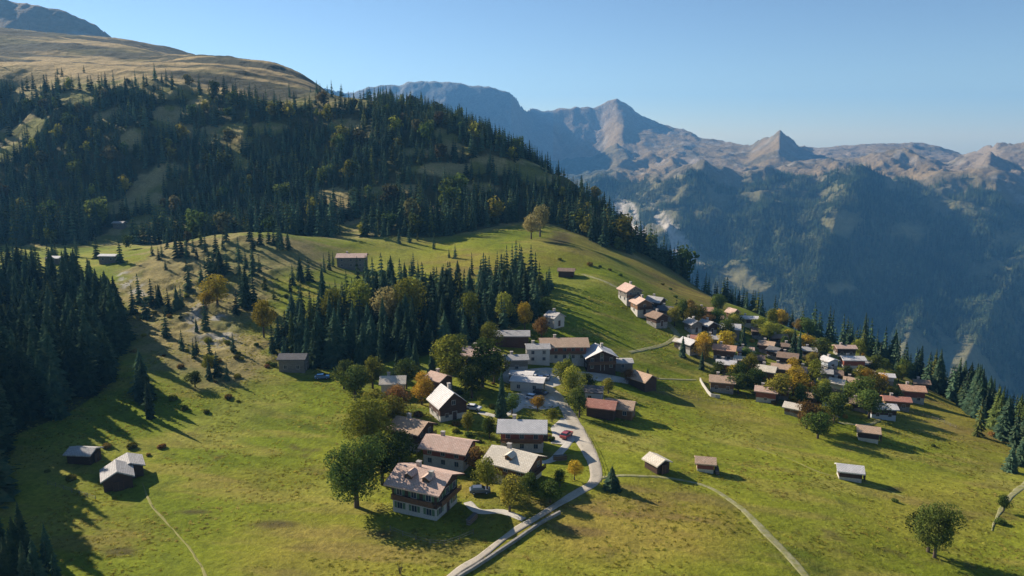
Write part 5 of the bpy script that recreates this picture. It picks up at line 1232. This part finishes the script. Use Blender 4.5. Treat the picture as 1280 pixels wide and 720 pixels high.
b_ = MB(); rg2 = random.Random(4)
for k in range(26):
    a = rg2.uniform(0, 6.28); r = rg2.uniform(0, .32); l = rg2.uniform(.12, .34); w = .035; x, y = r * math.cos(a), r * math.sin(a); dx, dy = rg2.uniform(-.14, .14), rg2.uniform(-.14, .14)
    b_.add([(x - w, y, -.03), (x + w, y + w, -.03), (x + dx, y + dy, l)], [(0, 1, 2)])
TME = b_.mesh('grass_tussock', M['tussock']); p = at(660, 700); tus = link('grass_tussock', TME, loc=(p.x, p.y, p.z), scale=1.3); tag(tus, 'one larger grass tussock beside the stone wall by the road', 'grass')
nt_ = 60000; Yt = np.sqrt(95 ** 2 + rg.rand(nt_) * (300 ** 2 - 95 ** 2)); at_ = rg.uniform(-.78, .78, nt_); Xt = at_ * Yt
dt = sstep(-0.25, 0.35, fbm(Xt, Yt, 12, 3, 501) + 0.3 * fbm(Xt, Yt, 3, 2, 502)); kt = rg.rand(nt_) < dt
rdx = [o for o in COL.objects if o.name.split('.')[0] in ('road', 'yard', 'lane', 'path')]
rp = np.concatenate([np.array([v.co[:2] for v in o.data.vertices]) for o in rdx])
cell = set(map(tuple, np.floor(rp / 0.6).astype(int))); kt &= np.array([(int(math.floor(x / 0.6)), int(math.floor(y / 0.6))) not in cell for x, y in zip(Xt, Yt)])
for h in HOUSES: kt &= (Xt - h[2][0]) ** 2 + (Yt - h[2][1]) ** 2 > (h[3] * 0.9) ** 2
Xt, Yt = Xt[kt], Yt[kt]
gt = forest('grass_tussocks', Xt, Yt, hgt(Xt, Yt), rg.uniform(.35, 0.95, len(Xt)), rg.uniform(1.0, 2.2, len(Xt)), [tus], 'tufted meadow grass around the village', 5); gt['category'] = 'grass'

# --- the far side of the valley
FP = []
for i, (seed, wd, (px, py), lab) in enumerate([(51, .2, (1128, 470), 'small conifer behind the large orange pink chalet'), (52, .17, (900, 385), 'small conifer above the bright green tree at the village top'), (53, .30, (845, 392), 'broad low conifer behind the upper track chalets')]):
    b_ = conifer_crown(seed, 6, 6, 0, wd); b_.cyl((0, 0, -0.05), (0, 0, 0.98), 0.02, 0.004, 4); p = at(px, py); o = link('conifer_tree', b_.mesh('conifer_tree', M['needles_far']), loc=(p.x, p.y, p.z), scale=7.0); tag(o, lab, 'conifer'); FP.append(o)
n = 170000
Yf = np.sqrt(1500 ** 2 + rg.rand(n) * (4300 ** 2 - 1500 ** 2)); af = rg.uniform(0.0, 0.95, n); Xf = af * Yf
u = np.clip((af - A0) / (A1 - A0) * (NA - 1), 0, NA - 1.001).astype(int); v = np.clip((np.log(Yf) - B0) / (B1 - B0) * (NB - 1), 0, NB - 1.001).astype(int)
F1 = fbm(Xf, Yf, 300, 5, 131, 0.6); F2 = fbm(Xf, Yf, 90, 4, 133)
ok = FAR.reshape(NB, NA)[v, u] & (FARROCK.reshape(NB, NA)[v, u] < 0.35 + 0.3 * F2) & (GLADE.reshape(NB, NA)[v, u] < 0.4) & (F1 + 0.4 * F2 < 0.20)
ok &= rg.rand(n) < 0.30 + 0.5 * (F2 < 0.05)
Xf, Yf = Xf[ok], Yf[ok]
forest('distant_forest', Xf, Yf, hgt(Xf, Yf) - 1.0, rg.uniform(13, 30, len(Xf)), rg.uniform(.9, 1.7, len(Xf)), FP, 'hazy blue conifer forest on the far side of the valley', 4)
print("distant", len(Xf))
